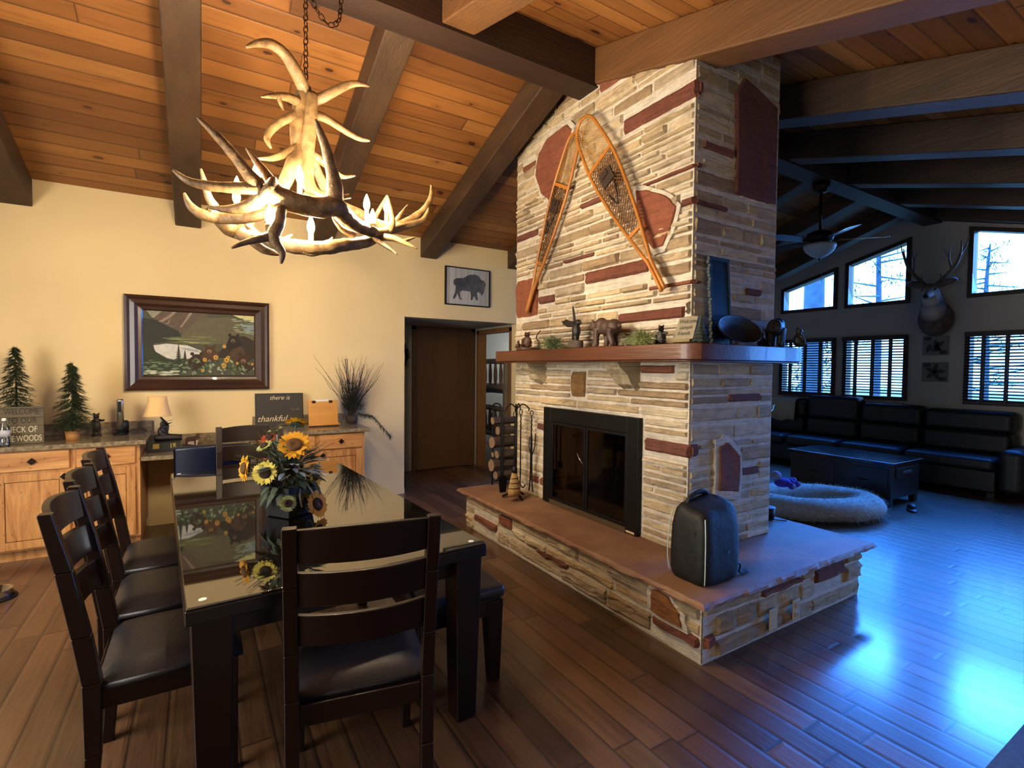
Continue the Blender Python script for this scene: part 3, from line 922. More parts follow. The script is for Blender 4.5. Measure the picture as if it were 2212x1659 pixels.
# ------------------------------------------------------------------ wall cabinets with counters
def knob(x, y, z, parent):
    k = MB()
    M = Matrix.Translation((x, y, z)) @ Matrix.Rotation(rad(45), 4, 'Y')
    k.cbox((0, -.012, 0), (.038, .012, .038), M)
    k.cyl((x, y, z), (x, y - .012, z), .008, 8)
    k.build('knob', W['bronze'], parent, bevel=.003)
def cabinet(label, x0, x1, cols, y0, ztop):
    t = thing('base_cabinet', label, 'cabinet', (0, 0, 0))
    b = MB()
    b.box((x0, y0 + .02, .09), (x1, BW - .004, ztop))
    b.box((x0 + .02, y0 + .07, 0), (x1 - .01, BW - .004, .09))
    b.build('cabinet_body', W['hickory'], t)
    f = MB()
    n = len(cols)
    f.box((x0, y0, .09), (x1, y0 + .02, .115)); f.box((x0, y0, ztop - .025), (x1, y0 + .02, ztop)); f.box((x0, y0, .665), (x1, y0 + .02, .70))
    ed = [x0] + [c for c in cols] + [x1]
    for i, e in enumerate(ed):
        w0, w1 = (e, e + .04) if i == 0 else (e - .04, e) if i == len(ed) - 1 else (e - .03, e + .03)
        f.box((w0, y0, .115), (w1, y0 + .02, .665)); f.box((w0, y0, .70), (w1, y0 + .02, ztop - .025))
    f.build('face_frame', W['hickory'], t)
    for i in range(len(ed) - 1):
        a = ed[i] + (.03 if i == 0 else .02); c = ed[i + 1] - (.03 if i == len(ed) - 2 else .02)
        d = MB().box((a, y0 - .02, .69), (c, y0 - .001, ztop - .012)).build('drawer', W['hickory_h'], t, bevel=.006)
        knob((a + c) / 2, y0 - .02, .69 + (ztop - .70) / 2, d)
        dm = MB()
        w = .06
        z0, z1 = .105, .672
        dm.box((a, y0 - .02, z0), (a + w, y0 - .001, z1)); dm.box((c - w, y0 - .02, z0), (c, y0 - .001, z1)); dm.box((a + w, y0 - .02, z0), (c - w, y0 - .001, z0 + w)); dm.box((a + w, y0 - .02, z1 - w), (c - w, y0 - .001, z1))
        do = dm.build('door', W['hickory'], t, bevel=.004)
        MB().box((a + w + .002, y0 - .014, z0 + w + .002), (c - w - .002, y0 - .004, z1 - w - .002)).build('door_panel', W['hickory'], do, bevel=.009, seg=1)
        knob(c - .03 if i == 0 else a + .03, y0 - .02, z1 - .04, do)
    return t
cabinet('knotty wood base cabinet under the counter with the little pine trees', -1.32, -.42, [-.84], 5.13, .845)
cabinet('knotty wood base cabinet under the counter with the twig arrangement', .50, 1.42, [.96], 5.13, .845)
def counter(name, label, x0, x1, z, y0, bs, ends=()):
    t = thing(name, label, 'countertop', (0, 0, 0))
    MB().box((x0, y0, z), (x1, BW - .003, z + .035)).build('slab', W['granite'], t, bevel=.004)
    b = MB().box((x0 if not ends else ends[0], BW - .025, z + .0355), (x1 if not ends else ends[1], BW - .003, z + bs))
    b.build('backsplash', W['granite'], t, bevel=.002)
    return t
counter('granite_countertop', 'speckled granite countertop over the cabinet with the little pine trees', -1.34, -.375, .8455, 5.085, .135)
counter('granite_countertop', 'speckled granite countertop under the chalkboard sign and twigs', .455, 1.465, .8455, 5.085, .135)
dk_ = counter('granite_desk_top', 'lower granite desk top between the two cabinets', -.415, .495, .70, 5.13, .14)
MB().box((-.41, BW - .03, 0), (.49, BW - .004, .699)).build('knee_panel', W['wall'], dk_)

# desk chair
dc = thing('desk_chair', 'wooden desk armchair with a padded navy blue back', 'chair', (.09, 4.86, 0), 0)
for sx in (-1, 1):
    MB().bar((sx * .24, -.19, 0), (sx * .235, -.21, .62), .036, .036).build('back_leg', W['espresso'], dc, bevel=.004)
    MB().bar((sx * .24, .2, 0), (sx * .24, .19, .60), .036, .036).build('front_leg', W['espresso'], dc, bevel=.004)
    MB().bar((sx * .245, -.23, .62), (sx * .245, .22, .615), .05, .03).build('armrest', simple('reddish_wood', '#4a1f14', .35, nz=.3, ns=3) if sx < 0 else bpy.data.materials['reddish_wood'], dc, bevel=.008)
s_ = MB().box((-.215, -.19, .40), (.215, .22, .47)); s_.build('seat_cushion', W['navy'], dc, bevel=.025, seg=4)
bp = MB()
vs, fs = [], []
nn = 12
for i in range(nn + 1):
    u = -1 + 2 * i / nn
    yb = -.24 + .05 * u * u - .0
    for (dz, dy) in ((.60, -.03), (.60, .03), (.86, .0), (.875, -.03), (.86, -.06), (.70, -.045)):
        vs.append((u * .26, yb + dy - (dz - .6) * .12, dz + (.01 * (1 - u * u) if dz > .8 else 0)))
for i in range(nn):
    for j in range(6):
        k = (j + 1) % 6
        fs.append((i * 6 + j, i * 6 + k, i * 6 + 6 + k, i * 6 + 6 + j))
fs += [tuple(range(6)), tuple(nn * 6 + q for q in range(5, -1, -1))]
bp.add(vs, fs)
bp.build('padded_back', W['navy'], dc, bevel=.02, seg=3)

# ------------------------------------------------------------------ things on the counters
CT = .881
sg = thing('welcome_sign', 'weathered wooden block sign reading welcome to our neck of the woods', 'sign', (-1.155, 5.255, CT), rad(4))
st = sg
MB().box((-.122, -.01, .002), (.122, .01, .285)).build('board', planks('weathered_sign_boards', (0, 2), .068, 3, ['#6e6450', '#5d5543', '#776c55'], gap=.003, grain=.4, rough=.8, gs=(3, 30)), sg)
dk = simple('sign_dark_paint', '#2c2a22', .8); lt = simple('sign_light_paint', '#c9bfa2', .8)
for i, (w, m) in enumerate((('WELCOME', dk), ('TO OUR', dk), ('NECK OF', lt), ('THE WOODS', lt))):
    text(w, .066, m, sg, (.0, -.0115, .248 - i * .069), (PI / 2, 0, 0), xs=(.62, .66, .62, .56)[i])

def mini_tree(label, loc, h, r, pot, potm, seed):
    random.seed(seed)
    t = thing('artificial_pine_tree', label, 'tree', loc)
    if pot:
        MB().lathe([(.0, 0), (.042, 0), (.048, .075), (.04, .075), (.0, .07)], 20).build('pot', potm, t, smooth=True)
        z0 = .06
    else:
        MB().lathe([(0, 0), (.05, 0), (.05, .02), (.012, .03), (0, .03)], 16).build('stand', W['twig'], t)
        z0 = .02
    MB().tube([(0, 0, z0), (0.004, 0, h * .6), (0, 0, h * .97)], [.009, .007, .003], 6).build('trunk', W['twig'], t)
    b = MB()
    n = 30
    for k in range(n):
        f = k / (n - 1)
        z = z0 + .06 + (h - z0 - .07) * f
        rr = r * (1 - f) ** .85 + .018
        m = 8 + int(11 * (1 - f))
        for q in range(m):
            a = random.uniform(0, 2 * PI)
            L = rr * random.uniform(.65, 1.08)
            tip = V((math.cos(a) * L, math.sin(a) * L, z - L * .22 + random.uniform(-.01, .015)))
            base = V((0, 0, z + .015))
            for w in range(7):
                s = .25 + .75 * w / 6
                p = base.lerp(tip, s)
                for sgn in (-1, 1, .2):
                    d = (tip - base).normalized() + V((-math.sin(a), math.cos(a), 0)) * sgn * .8 + V((0, 0, random.uniform(-.1, .6)))
                    b.leaf(p, d, .046 * random.uniform(.7, 1.2), .02, n=1)
            b.leaf(tip, tip - base, .03, .014, n=1)
        b.leaf((0, 0, h - .03), (random.uniform(-.2, .2), random.uniform(-.2, .2), 1), .05, .008, n=1)
    g = b.build('foliage', W['needle'], t)
mini_tree('artificial pine tree behind the welcome sign, taller of the two', (-1.24, 5.485, CT), .74, .15, False, None, 3)
mini_tree('artificial pine tree in an orange pot beside the bear cub figurine', (-.875, 5.34, CT), .62, .125, True, simple('terracotta_pot', '#b07a3e', .6), 4)

bt = thing('water_bottle', 'clear plastic water bottle in front of the welcome sign', 'bottle', (-1.235, 5.165, CT))
cg = glass_mat('clear_plastic', '#e8eef0', .12)
MB().lathe([(0, .002), (.030, 0), (.032, .01), (.032, .05), (.029, .06), (.032, .07), (.032, .12), (.028, .145), (.013, .175), (.012, .19)], 20).build('body', cg, bt, smooth=True)
MB().lathe([(.0335, .075), (.0335, .118)], 20).build('wrapper', simple('bottle_wrapper', '#b9bcc0', .5), bt, smooth=True)
MB().lathe([(0.0125, .188), (.014, .19), (.014, .208), (0, .21)], 16).build('cap', W['white'], bt, smooth=True)

# animals made of joined lumps, remeshed to one skin
def beast(name, parent, m, ells, tubes=(), vox=.004, loc=(0, 0, 0), rz=0, scale=1):
    b = MB()
    M = Matrix.Translation(loc) @ Matrix.Rotation(rz, 4, 'Z') @ Matrix.Scale(scale, 4)
    for c, r in ells:
        e = MB().ell(c, r, 12, 8)
        b.add(e.v, e.f, M)
    for pts, rs in tubes:
        P, R = spline(pts, 4, rs)
        e = MB().tube(P, R, 8)
        b.add(e.v, e.f, M)
    return b.build(name, m, parent, remesh=vox)
def bear_walk(name, parent, m, loc, rz, s, vox):
    """bear on four legs, nose to +x, 1 unit long"""
    E = [((0, 0, .46), (.36, .17, .19)), ((.2, 0, .52), (.2, .16, .2)), ((-.24, 0, .46), (.2, .18, .2)), ((.45, 0, .52), (.15, .12, .13)), ((.56, 0, .5), (.11, .07, .07)), ((.64, 0, .49), (.05, .045, .04)),
         ((.43, .09, .64), (.035, .025, .05)), ((.43, -.09, .64), (.035, .025, .05)), ((-.44, 0, .48), (.05, .04, .05))]
    T = [([(.24, .1, .45), (.26, .11, .22), (.25, .11, .05), (.3, .11, .03)], [.11, .075, .065, .05]), ([(.14, -.1, .45), (.12, -.11, .22), (.13, -.11, .05), (.18, -.11, .03)], [.11, .075, .065, .05]),
         ([(-.26, .1, .42), (-.24, .11, .25), (-.32, .11, .07), (-.26, .11, .03)], [.14, .09, .065, .05]), ([(-.2, -.1, .42), (-.14, -.11, .25), (-.2, -.11, .07), (-.14, -.11, .03)], [.14, .09, .065, .05])]
    return beast(name, parent, m, E, T, vox, loc, rz, s)
def bear_sit(name, parent, m, loc, rz, s, vox, arm=0):
    """sitting bear facing -y, 1 unit tall"""
    E = [((0, .02, .3), (.23, .22, .3)), ((0, -.02, .5), (.17, .16, .2)), ((0, -.04, .76), (.15, .15, .145)), ((0, -.18, .72), (.07, .08, .06)), ((.11, -.0, .9), (.05, .03, .055)), ((-.11, -.0, .9), (.05, .03, .055))]
    T = [([(.13, 0, .15), (.18, -.16, .14), (.18, -.28, .1), (.18, -.3, .16)], [.13, .11, .08, .06]), ([(-.13, 0, .15), (-.18, -.16, .14), (-.18, -.28, .1), (-.18, -.3, .16)], [.13, .11, .08, .06])]
    if arm: T += [([(.14, -.04, .55), (.27, -.06, .52), (.36, -.08, .56)], [.085, .06, .055]), ([(-.14, -.04, .55), (-.22, -.1, .42), (-.16, -.2, .34)], [.085, .06, .055])]
    else: T += [([(.14, -.04, .55), (.2, -.14, .38), (.14, -.24, .25)], [.085, .065, .055]), ([(-.14, -.04, .55), (-.2, -.14, .38), (-.14, -.24, .25)], [.085, .065, .055])]
    return beast(name, parent, m, E, T, vox, loc, rz, s)

t = thing('bear_figurine', 'small dark standing bear cub figurine beside the electric bottle opener', 'figurine', (-.755, 5.57, CT), rad(-10))
beast('bear_body', t, W['darkfig'], [((0, 0, .08), (.032, .028, .05)), ((0, 0, .125), (.026, .024, .035)), ((0, -.004, .168), (.023, .022, .021)), ((0, -.026, .163), (.011, .012, .009)), ((.017, 0, .19), (.008, .005, .01)), ((-.017, 0, .19), (.008, .005, .01))],
      [([(.014, 0, .06), (.018, -.002, .03), (.018, -.012, .008)], [.016, .013, .011]), ([(-.014, 0, .06), (-.018, -.002, .03), (-.018, -.012, .008)], [.016, .013, .011]), ([(.022, 0, .135), (.045, -.01, .13), (.06, -.012, .138)], [.012, .009, .008]), ([(-.022, 0, .135), (-.03, -.012, .105), (-.02, -.024, .09)], [.012, .009, .008])], .0035)
MB().lathe([(0, .0), (.038, 0), (.036, .008), (0, .009)], 16).build('plinth', W['darkfig'], t)

t = thing('bottle_opener', 'silver and black electric wine opener standing on the counter', 'bottle opener', (-.59, 5.56, CT))
MB().lathe([(0, 0), (.052, 0), (.05, .012), (.035, .02), (.03, .05), (0, .05)], 20).build('charging_base', W['black'], t, smooth=True)
MB().lathe([(.024, .0), (.027, .08), (.02, .11), (0, .115)], 16, (.034, .01, .012)).build('foil_cutter', W['black'], t, smooth=True)
MB().lathe([(0, .05), (.026, .05), (.026, .30), (.022, .312), (0, .313)], 24, (0, 0, 0)).build('opener_body', simple('brushed_silver', '#b5b5b2', .25, metal=.9), t, smooth=True)
MB().box((-.014, -.029, .2), (.008, -.02, .295)).build('button_panel', W['black'], t, bevel=.004)
t = thing('sunglasses', 'folded dark sunglasses on the counter against the backsplash', 'sunglasses', (-.47, 5.57, CT + .004), rad(12))
for s in (-1, 1): MB().lathe([(0, -.002), (.024, -.001), (.026, .002), (0, .003)], 14, (0, 0, 0), Matrix.Translation((s * .032, -.01, .022)) @ Matrix.Rotation(rad(80), 4, 'X')).build('lens', W['black'], t)
fr_ = MB().tube(spline([(-.06, .06, .006), (-.062, 0, .02), (-.058, -.01, .03), (0, -.016, .032), (.058, -.01, .03), (.062, 0, .02), (.06, .06, .006)], 4), .003, 6)
fr_.build('frame', W['black'], t, smooth=True)

# books and lamp on the desk
DZ = .7355
def book(label, loc, dims, rz, colr, band=False):
    t = thing('book', label, 'book', loc, rz, group='books under the lamp')
    w, d, h = dims
    c = MB()
    c.box((-w / 2, -d / 2, 0), (w / 2, d / 2, .004)); c.box((-w / 2, -d / 2, h - .004), (w / 2, d / 2, h)); c.box((-w / 2, -d / 2, .004), (w / 2, -d / 2 + .005, h - .004))
    cv = c.build('cover', colr, t)
    MB().box((-w / 2 + .005, -d / 2 + .006, .0045), (w / 2 - .005, d / 2 - .005, h - .0045)).build('pages', simple('book_pages_' + str(len(bpy.data.materials)), '#c9bfa5', .8), t)
    if band:
        g = simple('gilt', '#b59a52', .4, metal=.6)
        for x, ww in ((-w * .26, .045), (w * .2, .008), (w * .3, .02)):
            MB().box((x - ww / 2, -d / 2 - .0008, .008), (x + ww / 2, -d / 2 - .0001, h - .008)).build('gilt_band', g, cv)
book('slim black hardback, bottom of the stack under the lamp', (-.262, 5.42, DZ), (.235, .17, .024), 0, simple('black_cloth', '#17181a', .6))
book('thick dark green hardback with gilt bands, top of the stack under the lamp', (-.265, 5.42, DZ + .0245), (.235, .17, .058), rad(2), simple('dark_green_cloth', '#20261f', .5), True)
lp = thing('bear_lamp', 'table lamp with a tree and bear base and a flared beige shade', 'lamp', (-.245, 5.44, DZ + .083))
ba = MB()
P, R = spline([(-.09, -.02, .03), (0, -.03, .035), (.11, -.03, .03)], 4, [.03, .034, .026]); ba.tube(P, R, 10)
ba.build('log_base', W['darkfig'], lp, smooth=True)
bear_sit('carved_bear', lp, W['darkfig'], (-.04, -.01, .045), rad(70), .14, .004)
tr = MB()
P, R = spline([(-.02, .01, .05), (0, .01, .14), (-.04, .01, .2), (-.07, .0, .26)], 5, [.02, .012, .008, .007]); tr.tube(P, R, 8)
for k in range(9):
    a = k * 2.4
    tr.leaf((-.01, .01, .12 + .006 * k), (math.cos(a), math.sin(a) * .6, .5), .07, .03, n=2)
tr.build('stem', W['darkfig'], lp)
sh = MB()
def wob(a, z): return 1 + .02 * math.cos(a * 8)
prof = [(.105, .225), (.098, .24), (.082, .30), (.072, .36), (.07, .40)]
sh.lathe(prof, 32, (-.07, 0, 0), wob=wob)
sh.f = [f for f in sh.f if len(f) == 4]
shm = NT('lamp_shade_linen')
shm.set(col=lin('#d9b67c'), rough=.8, emc=lin('#d8a860'), ems=.05)
sh.build('lamp_shade', shm.m, lp, smooth=True, solid=.002)

t = thing('napkin_holder', 'small dark moose napkin holder with white papers on the desk', 'napkin holder', (-.06, 5.60, DZ))
mo = [(-.05, 0), (-.042, 0), (-.04, .045), (-.02, .05), (.015, .05), (.018, 0), (.028, 0), (.03, .06), (.05, .075), (.058, .07), (.064, .078), (.05, .095), (.068, .115), (.055, .11), (.05, .125), (.042, .108), (.03, .12), (.033, .1), (.015, .09), (-.04, .085), (-.055, .07), (-.052, .03)]
for y in (-.028, .028): MB().prism([(x, z) for x, z in mo], -.0015, .0015, Matrix.Translation((0, y, 0)) @ Matrix.Rotation(PI / 2, 4, 'X')).build('moose_plate', W['brownfig'], t)
MB().box((-.055, -.03, 0), (.045, .03, .004)).build('tray', W['brownfig'], t)
MB().box((-.04, -.018, .016), (.035, .018, .06), Matrix.Rotation(rad(12), 4, 'Y')).build('papers', W['white'], t)

# chalkboard sign, tablet stand, twig arrangement
cb = thing('chalkboard_sign', 'black board sign with script writing leaning on the wall', 'sign', (.70, 5.64, CT + .002), rot=(rad(-8), 0, 0))
MB().box((-.22, -.008, .0), (.22, .008, .33)).build('board', simple('sign_black', '#1d1815', .6), cb, bevel=.002)
em = MB()
for lo, hi in (((-.225, -.012, .322), (.225, .012, .335)), ((-.225, -.012, .0), (-.215, .012, .322)), ((.215, -.012, .0), (.225, .012, .322))): em.box(lo, hi)
em.build('frame', W['black'], cb)
cw = simple('chalk_cream', '#cbbb98', .8)
text('there is', .062, cw, cb, (.0, -.0095, .288), (PI / 2, 0, 0), shear=.35)
text('TO BE', .03, simple('dim_chalk', '#6d604c', .8), cb, (.145, -.0095, .165), (PI / 2, 0, 0))
text('thankful', .085, cw, cb, (-.075, -.0095, .075), (PI / 2, 0, 0), shear=.35)
ts = thing('tablet_stand', 'orange wooden book stand with two metal clips beside the chalkboard', 'book stand', (1.09, 5.45, CT + .002), rot=(rad(-10), 0, 0))
ow = simple('orange_pine', '#c98a36', .45, nz=.3, ns=2, stretch=(1, 5, 6))
MB().box((-.145, -.006, .012), (.145, .006, .265)).build('back_panel', ow, ts, bevel=.003)
MB().box((-.15, -.06, .0), (.15, .006, .012)).build('ledge', ow, ts, bevel=.003)
MB().box((-.08, -.009, .252), (.055, .006, .272)).build('paper', W['white'], ts)
for x in (-.09, .075): MB().box((x - .018, -.012, .236), (x + .018, .008, .262)).build('clip', W['bronze'], ts, bevel=.002)
for x in (-.14, .14): MB().ell((x, -.058, .018), .007).build('peg', ow, ts, smooth=True)

random.seed(21)
tw = thing('twig_arrangement', 'tall dried twig and pine arrangement at the counter end by the doorway', 'plant arrangement', (1.405, 5.56, CT))
MB().lathe([(0, 0), (.05, 0), (.062, .05), (.055, .09), (0, .085)], 16).build('basket', W['twig'], tw, smooth=True)
tb_ = MB()
for k in range(64):
    a = random.uniform(0, 2 * PI); sp = random.uniform(.05, .44)
    h = random.uniform(.38, .68)
    x, y = math.cos(a) * sp, max(-.05, min(.11, math.sin(a) * sp * .55))
    pts = [(0.01 * math.cos(a), .01 * math.sin(a), .07)]
    for i in range(1, 5):
        f = i / 4
        pts.append((x * f ** 1.2 + random.uniform(-.026, .026), y * f + random.uniform(-.012, .012), .07 + h * f))
    P, R = spline(pts, 4, [.0035, .003, .0026, .002, .001])
    tb_.tube(P, R, 5)
for k in range(2):
    tb_.tube([(0, 0, .07), (-.05 - .02 * k, .02, .70)], .004, 5)
tb_.build('twigs', W['twig'], tw)
gr_ = MB()
for k in range(520):
    a = random.uniform(0, 2 * PI); z = random.triangular(.08, .46, .2); r = random.uniform(.0, .11) * (1 + z)
    p = (max(-.07, math.cos(a) * r), max(-.02, min(.05, math.sin(a) * r * .8)), z)
    for q in range(5):
        gr_.leaf(p, (math.cos(a) + random.uniform(-.6, .6), math.sin(a) * .6 + random.uniform(-.5, .3), random.uniform(.2, 1.2)), random.uniform(.06, .11), .011, n=1)
for k in range(260):
    f = random.random()
    p = (.03 + .25 * f, -.03 - .42 * f ** .7, .12 - .04 * f - .34 * max(0, f - .45))
    for q in range(3):
        gr_.leaf(p, (random.uniform(-.5, 1), random.uniform(-1, .2), random.uniform(-.9, .4)), .055, .012, n=1)
gr_.build('pine_sprigs', simple('dark_sprig', '#29301f', .8, nz=.4, ns=15), tw)
ANTLERS = [('column', [([[0.0, 0.0, 3.029], [-0.022, 0.0, 2.946], [-0.035, 0.0, 2.853], [-0.041, 0.0, 2.762], [-0.038, 0.0, 2.672], [-0.088, -0.1, 2.539], [-0.148, -0.15, 2.383]], [0.03, 0.04, 0.045, 0.045, 0.042, 0.036, 0.03]), ([[0.025, -0.03, 2.982], [0.018, -0.04, 2.851], [0.005, -0.04, 2.713], [0.0, -0.04, 2.577], [0.001, -0.06, 2.482], [0.041, -0.1, 2.42], [0.11, -0.1, 2.428]], [0.03, 0.036, 0.036, 0.036, 0.036, 0.03, 0.025]), ([[0.048, 0.08, 2.674], [0.083, 0.12, 2.619], [0.142, 0.16, 2.526], [0.169, 0.2, 2.483]], [0.025, 0.0267, 0.0283, 0.03]), ([[-0.031, -0.1, 2.393], [0.028, -0.1, 2.391], [0.106, -0.1, 2.414]], [0.03, 0.028, 0.026])]), ('tine', [([[-0.0, 0.0, 2.988], [-0.025, -0.025, 3.023], [-0.063, -0.05, 3.07], [-0.115, -0.075, 3.123], [-0.181, -0.1, 3.139], [-0.245, -0.125, 3.11], [-0.301, -0.15, 3.06]], [0.036, 0.036, 0.034, 0.03, 0.026, 0.018, 0.006]), ([[0.039, 0.0, 2.963], [0.079, -0.02, 2.979], [0.119, -0.04, 3.005], [0.196, -0.06, 3.059], [0.255, -0.08, 3.081], [0.322, -0.1, 3.077]], [0.032, 0.028, 0.026, 0.022, 0.016, 0.005]), ([[-0.022, 0.0, 2.924], [-0.08, -0.05, 2.917], [-0.143, -0.1, 2.892], [-0.196, -0.15, 2.854], [-0.238, -0.2, 2.816]], [0.03, 0.024, 0.018, 0.012, 0.005]), ([[-0.153, -0.15, 2.856], [-0.146, -0.15, 2.829], [-0.132, -0.15, 2.799]], [0.014, 0.009, 0.004]), ([[-0.039, 0.0, 2.87], [-0.076, -0.02, 2.834], [-0.128, -0.04, 2.79], [-0.183, -0.06, 2.721], [-0.203, -0.08, 2.665], [-0.187, -0.1, 2.615]], [0.03, 0.026, 0.022, 0.02, 0.016, 0.005]), ([[0.034, 0.0, 2.88], [0.07, -0.02, 2.877], [0.128, -0.04, 2.852], [0.205, -0.06, 2.809], [0.274, -0.08, 2.781], [0.323, -0.1, 2.776]], [0.028, 0.024, 0.02, 0.018, 0.014, 0.005]), ([[-0.031, 0.0, 2.692], [-0.105, -0.05, 2.626], [-0.176, -0.1, 2.567], [-0.25, -0.15, 2.531]], [0.03, 0.022, 0.016, 0.005]), ([[0.021, 0.0, 2.668], [0.078, 0.025, 2.657], [0.147, 0.05, 2.629], [0.209, 0.075, 2.606], [0.29, 0.1, 2.636]], [0.03, 0.024, 0.018, 0.014, 0.005])]), ('ring_front', [([[-0.248, -0.55, 2.264], [-0.202, -0.55, 2.238], [-0.121, -0.56, 2.218], [-0.036, -0.56, 2.218], [0.032, -0.55, 2.238], [0.09, -0.5, 2.217], [0.174, -0.42, 2.201], [0.282, -0.34, 2.203], [0.369, -0.25, 2.234]], [0.05, 0.048, 0.045, 0.046, 0.05, 0.04, 0.034, 0.028, 0.024]), ([[0.369, -0.25, 2.234], [0.406, -0.233, 2.289], [0.408, -0.217, 2.358], [0.394, -0.2, 2.453]], [0.024, 0.02, 0.015, 0.005]), ([[-0.281, -0.55, 2.272], [-0.317, -0.562, 2.297], [-0.376, -0.575, 2.367], [-0.439, -0.587, 2.429], [-0.509, -0.6, 2.482]], [0.032, 0.028, 0.022, 0.018, 0.005]), ([[-0.274, -0.55, 2.259], [-0.331, -0.54, 2.255], [-0.406, -0.53, 2.247], [-0.478, -0.52, 2.244], [-0.543, -0.51, 2.254], [-0.594, -0.5, 2.29]], [0.036, 0.026, 0.022, 0.02, 0.016, 0.005]), ([[-0.215, -0.55, 2.249], [-0.246, -0.533, 2.32], [-0.29, -0.517, 2.384], [-0.329, -0.5, 2.439]], [0.03, 0.022, 0.014, 0.005]), ([[0.029, -0.55, 2.237], [0.027, -0.56, 2.329], [0.01, -0.57, 2.406], [-0.014, -0.58, 2.483], [-0.041, -0.59, 2.544], [-0.063, -0.6, 2.591]], [0.048, 0.036, 0.028, 0.022, 0.016, 0.005]), ([[-0.248, -0.55, 2.264], [-0.304, -0.517, 2.202], [-0.379, -0.483, 2.173], [-0.472, -0.45, 2.174]], [0.04, 0.03, 0.02, 0.006]), ([[0.059, -0.5, 2.299], [0.09, -0.5, 2.308], [0.112, -0.5, 2.315]], [0.014, 0.013, 0.012])]), ('ring_left', [([[-0.198, -0.6, 2.17], [-0.244, -0.5, 2.174], [-0.322, -0.4, 2.167], [-0.411, -0.3, 2.173], [-0.489, -0.3, 2.177], [-0.537, -0.3, 2.208], [-0.56, -0.3, 2.261]], [0.022, 0.024, 0.026, 0.026, 0.024, 0.018, 0.005]), ([[-0.438, -0.1, 2.274], [-0.463, -0.1, 2.314], [-0.48, -0.1, 2.383], [-0.495, -0.1, 2.446]], [0.022, 0.018, 0.014, 0.005]), ([[-0.47, -0.3, 2.201], [-0.409, -0.25, 2.166], [-0.372, -0.2, 2.152], [-0.301, -0.1, 2.206], [-0.246, 0.0, 2.342]], [0.02, 0.034, 0.036, 0.03, 0.02]), ([[-0.308, -0.2, 2.218], [-0.297, -0.25, 2.16], [-0.266, -0.3, 2.122]], [0.02, 0.017, 0.014])]), ('ring_lower', [([[-0.389, -0.1, 2.176], [-0.312, -0.25, 2.118], [-0.221, -0.35, 2.085], [-0.119, -0.4, 2.064], [-0.009, -0.42, 2.068], [0.114, -0.4, 2.104], [0.25, -0.3, 2.16], [0.38, -0.2, 2.251], [0.505, -0.15, 2.313], [0.637, -0.1, 2.378], [0.68, -0.1, 2.463]], [0.03, 0.032, 0.032, 0.034, 0.034, 0.032, 0.03, 0.026, 0.022, 0.018, 0.006]), ([[0.452, -0.1, 2.306], [0.573, -0.075, 2.38], [0.668, -0.05, 2.462], [0.723, -0.025, 2.552], [0.736, 0.0, 2.641]], [0.026, 0.022, 0.02, 0.016, 0.005]), ([[0.462, -0.1, 2.329], [0.53, -0.05, 2.421], [0.585, 0.0, 2.489]], [0.016, 0.0105, 0.005]), ([[0.276, -0.3, 2.19], [0.375, -0.333, 2.188], [0.437, -0.367, 2.163], [0.493, -0.4, 2.134]], [0.022, 0.018, 0.012, 0.004]), ([[0.442, -0.3, 2.184], [0.48, -0.3, 2.203], [0.515, -0.3, 2.219]], [0.012, 0.008, 0.004]), ([[0.276, -0.3, 2.188], [0.328, -0.35, 2.141], [0.38, -0.4, 2.09]], [0.016, 0.012, 0.004]), ([[0.167, -0.35, 2.17], [0.101, -0.383, 2.186], [0.066, -0.417, 2.206], [0.042, -0.45, 2.215]], [0.02, 0.016, 0.012, 0.004]), ([[-0.085, -0.42, 2.043], [-0.047, -0.42, 2.032], [-0.005, -0.42, 2.044]], [0.014, 0.011, 0.008]), ([[-0.163, -0.38, 2.096], [-0.129, -0.38, 2.123]], [0.012, 0.004]), ([[0.03, -0.4, 2.099], [0.054, -0.4, 2.132]], [0.012, 0.004])]), ('drop_antler', [([[-0.205, -0.6, 2.171], [-0.214, -0.604, 2.113], [-0.235, -0.608, 2.056], [-0.227, -0.612, 2.021], [-0.203, -0.616, 1.984], [-0.207, -0.62, 1.936]], [0.02, 0.026, 0.03, 0.024, 0.016, 0.005]), ([[-0.234, -0.6, 2.058], [-0.288, -0.617, 2.032], [-0.346, -0.633, 2.004], [-0.394, -0.65, 1.972]], [0.024, 0.018, 0.012, 0.004]), ([[-0.31, -0.5, 2.043], [-0.264, -0.5, 2.013], [-0.224, -0.5, 2.003], [-0.195, -0.5, 1.998]], [0.02, 0.02, 0.014, 0.005]), ([[-0.248, -0.6, 2.063], [-0.252, -0.575, 2.114], [-0.242, -0.55, 2.15]], [0.016, 0.013, 0.01])]), ('ring_back', [([[-0.237, 0.1, 2.371], [-0.095, 0.3, 2.439], [0.055, 0.42, 2.517], [0.212, 0.45, 2.553], [0.359, 0.4, 2.517], [0.443, 0.2, 2.407], [0.452, -0.1, 2.306]], [0.03, 0.034, 0.034, 0.034, 0.032, 0.03, 0.026]), ([[0.393, 0.1, 2.375], [0.429, 0.05, 2.459], [0.454, 0.0, 2.525]], [0.018, 0.012, 0.004])])]
CANDLES = [([-0.288, -0.5, 2.344], [-0.288, -0.5, 2.304]), ([-0.089, -0.35, 2.417], [-0.089, -0.35, 2.301]), ([-0.35, -0.2, 2.315], [-0.35, -0.2, 2.263]), ([-0.248, -0.58, 2.142], [-0.248, -0.58, 2.099]), ([-0.051, -0.42, 2.167], [-0.051, -0.42, 2.08]), ([0.276, -0.2, 2.39], [0.276, -0.2, 2.281]), ([0.481, 0.1, 2.491], [0.481, 0.1, 2.369]), ([0.256, -0.38, 2.261], [0.256, -0.38, 2.227]), ([-0.318, 0.3, 2.522], [-0.319, 0.3, 2.48])]
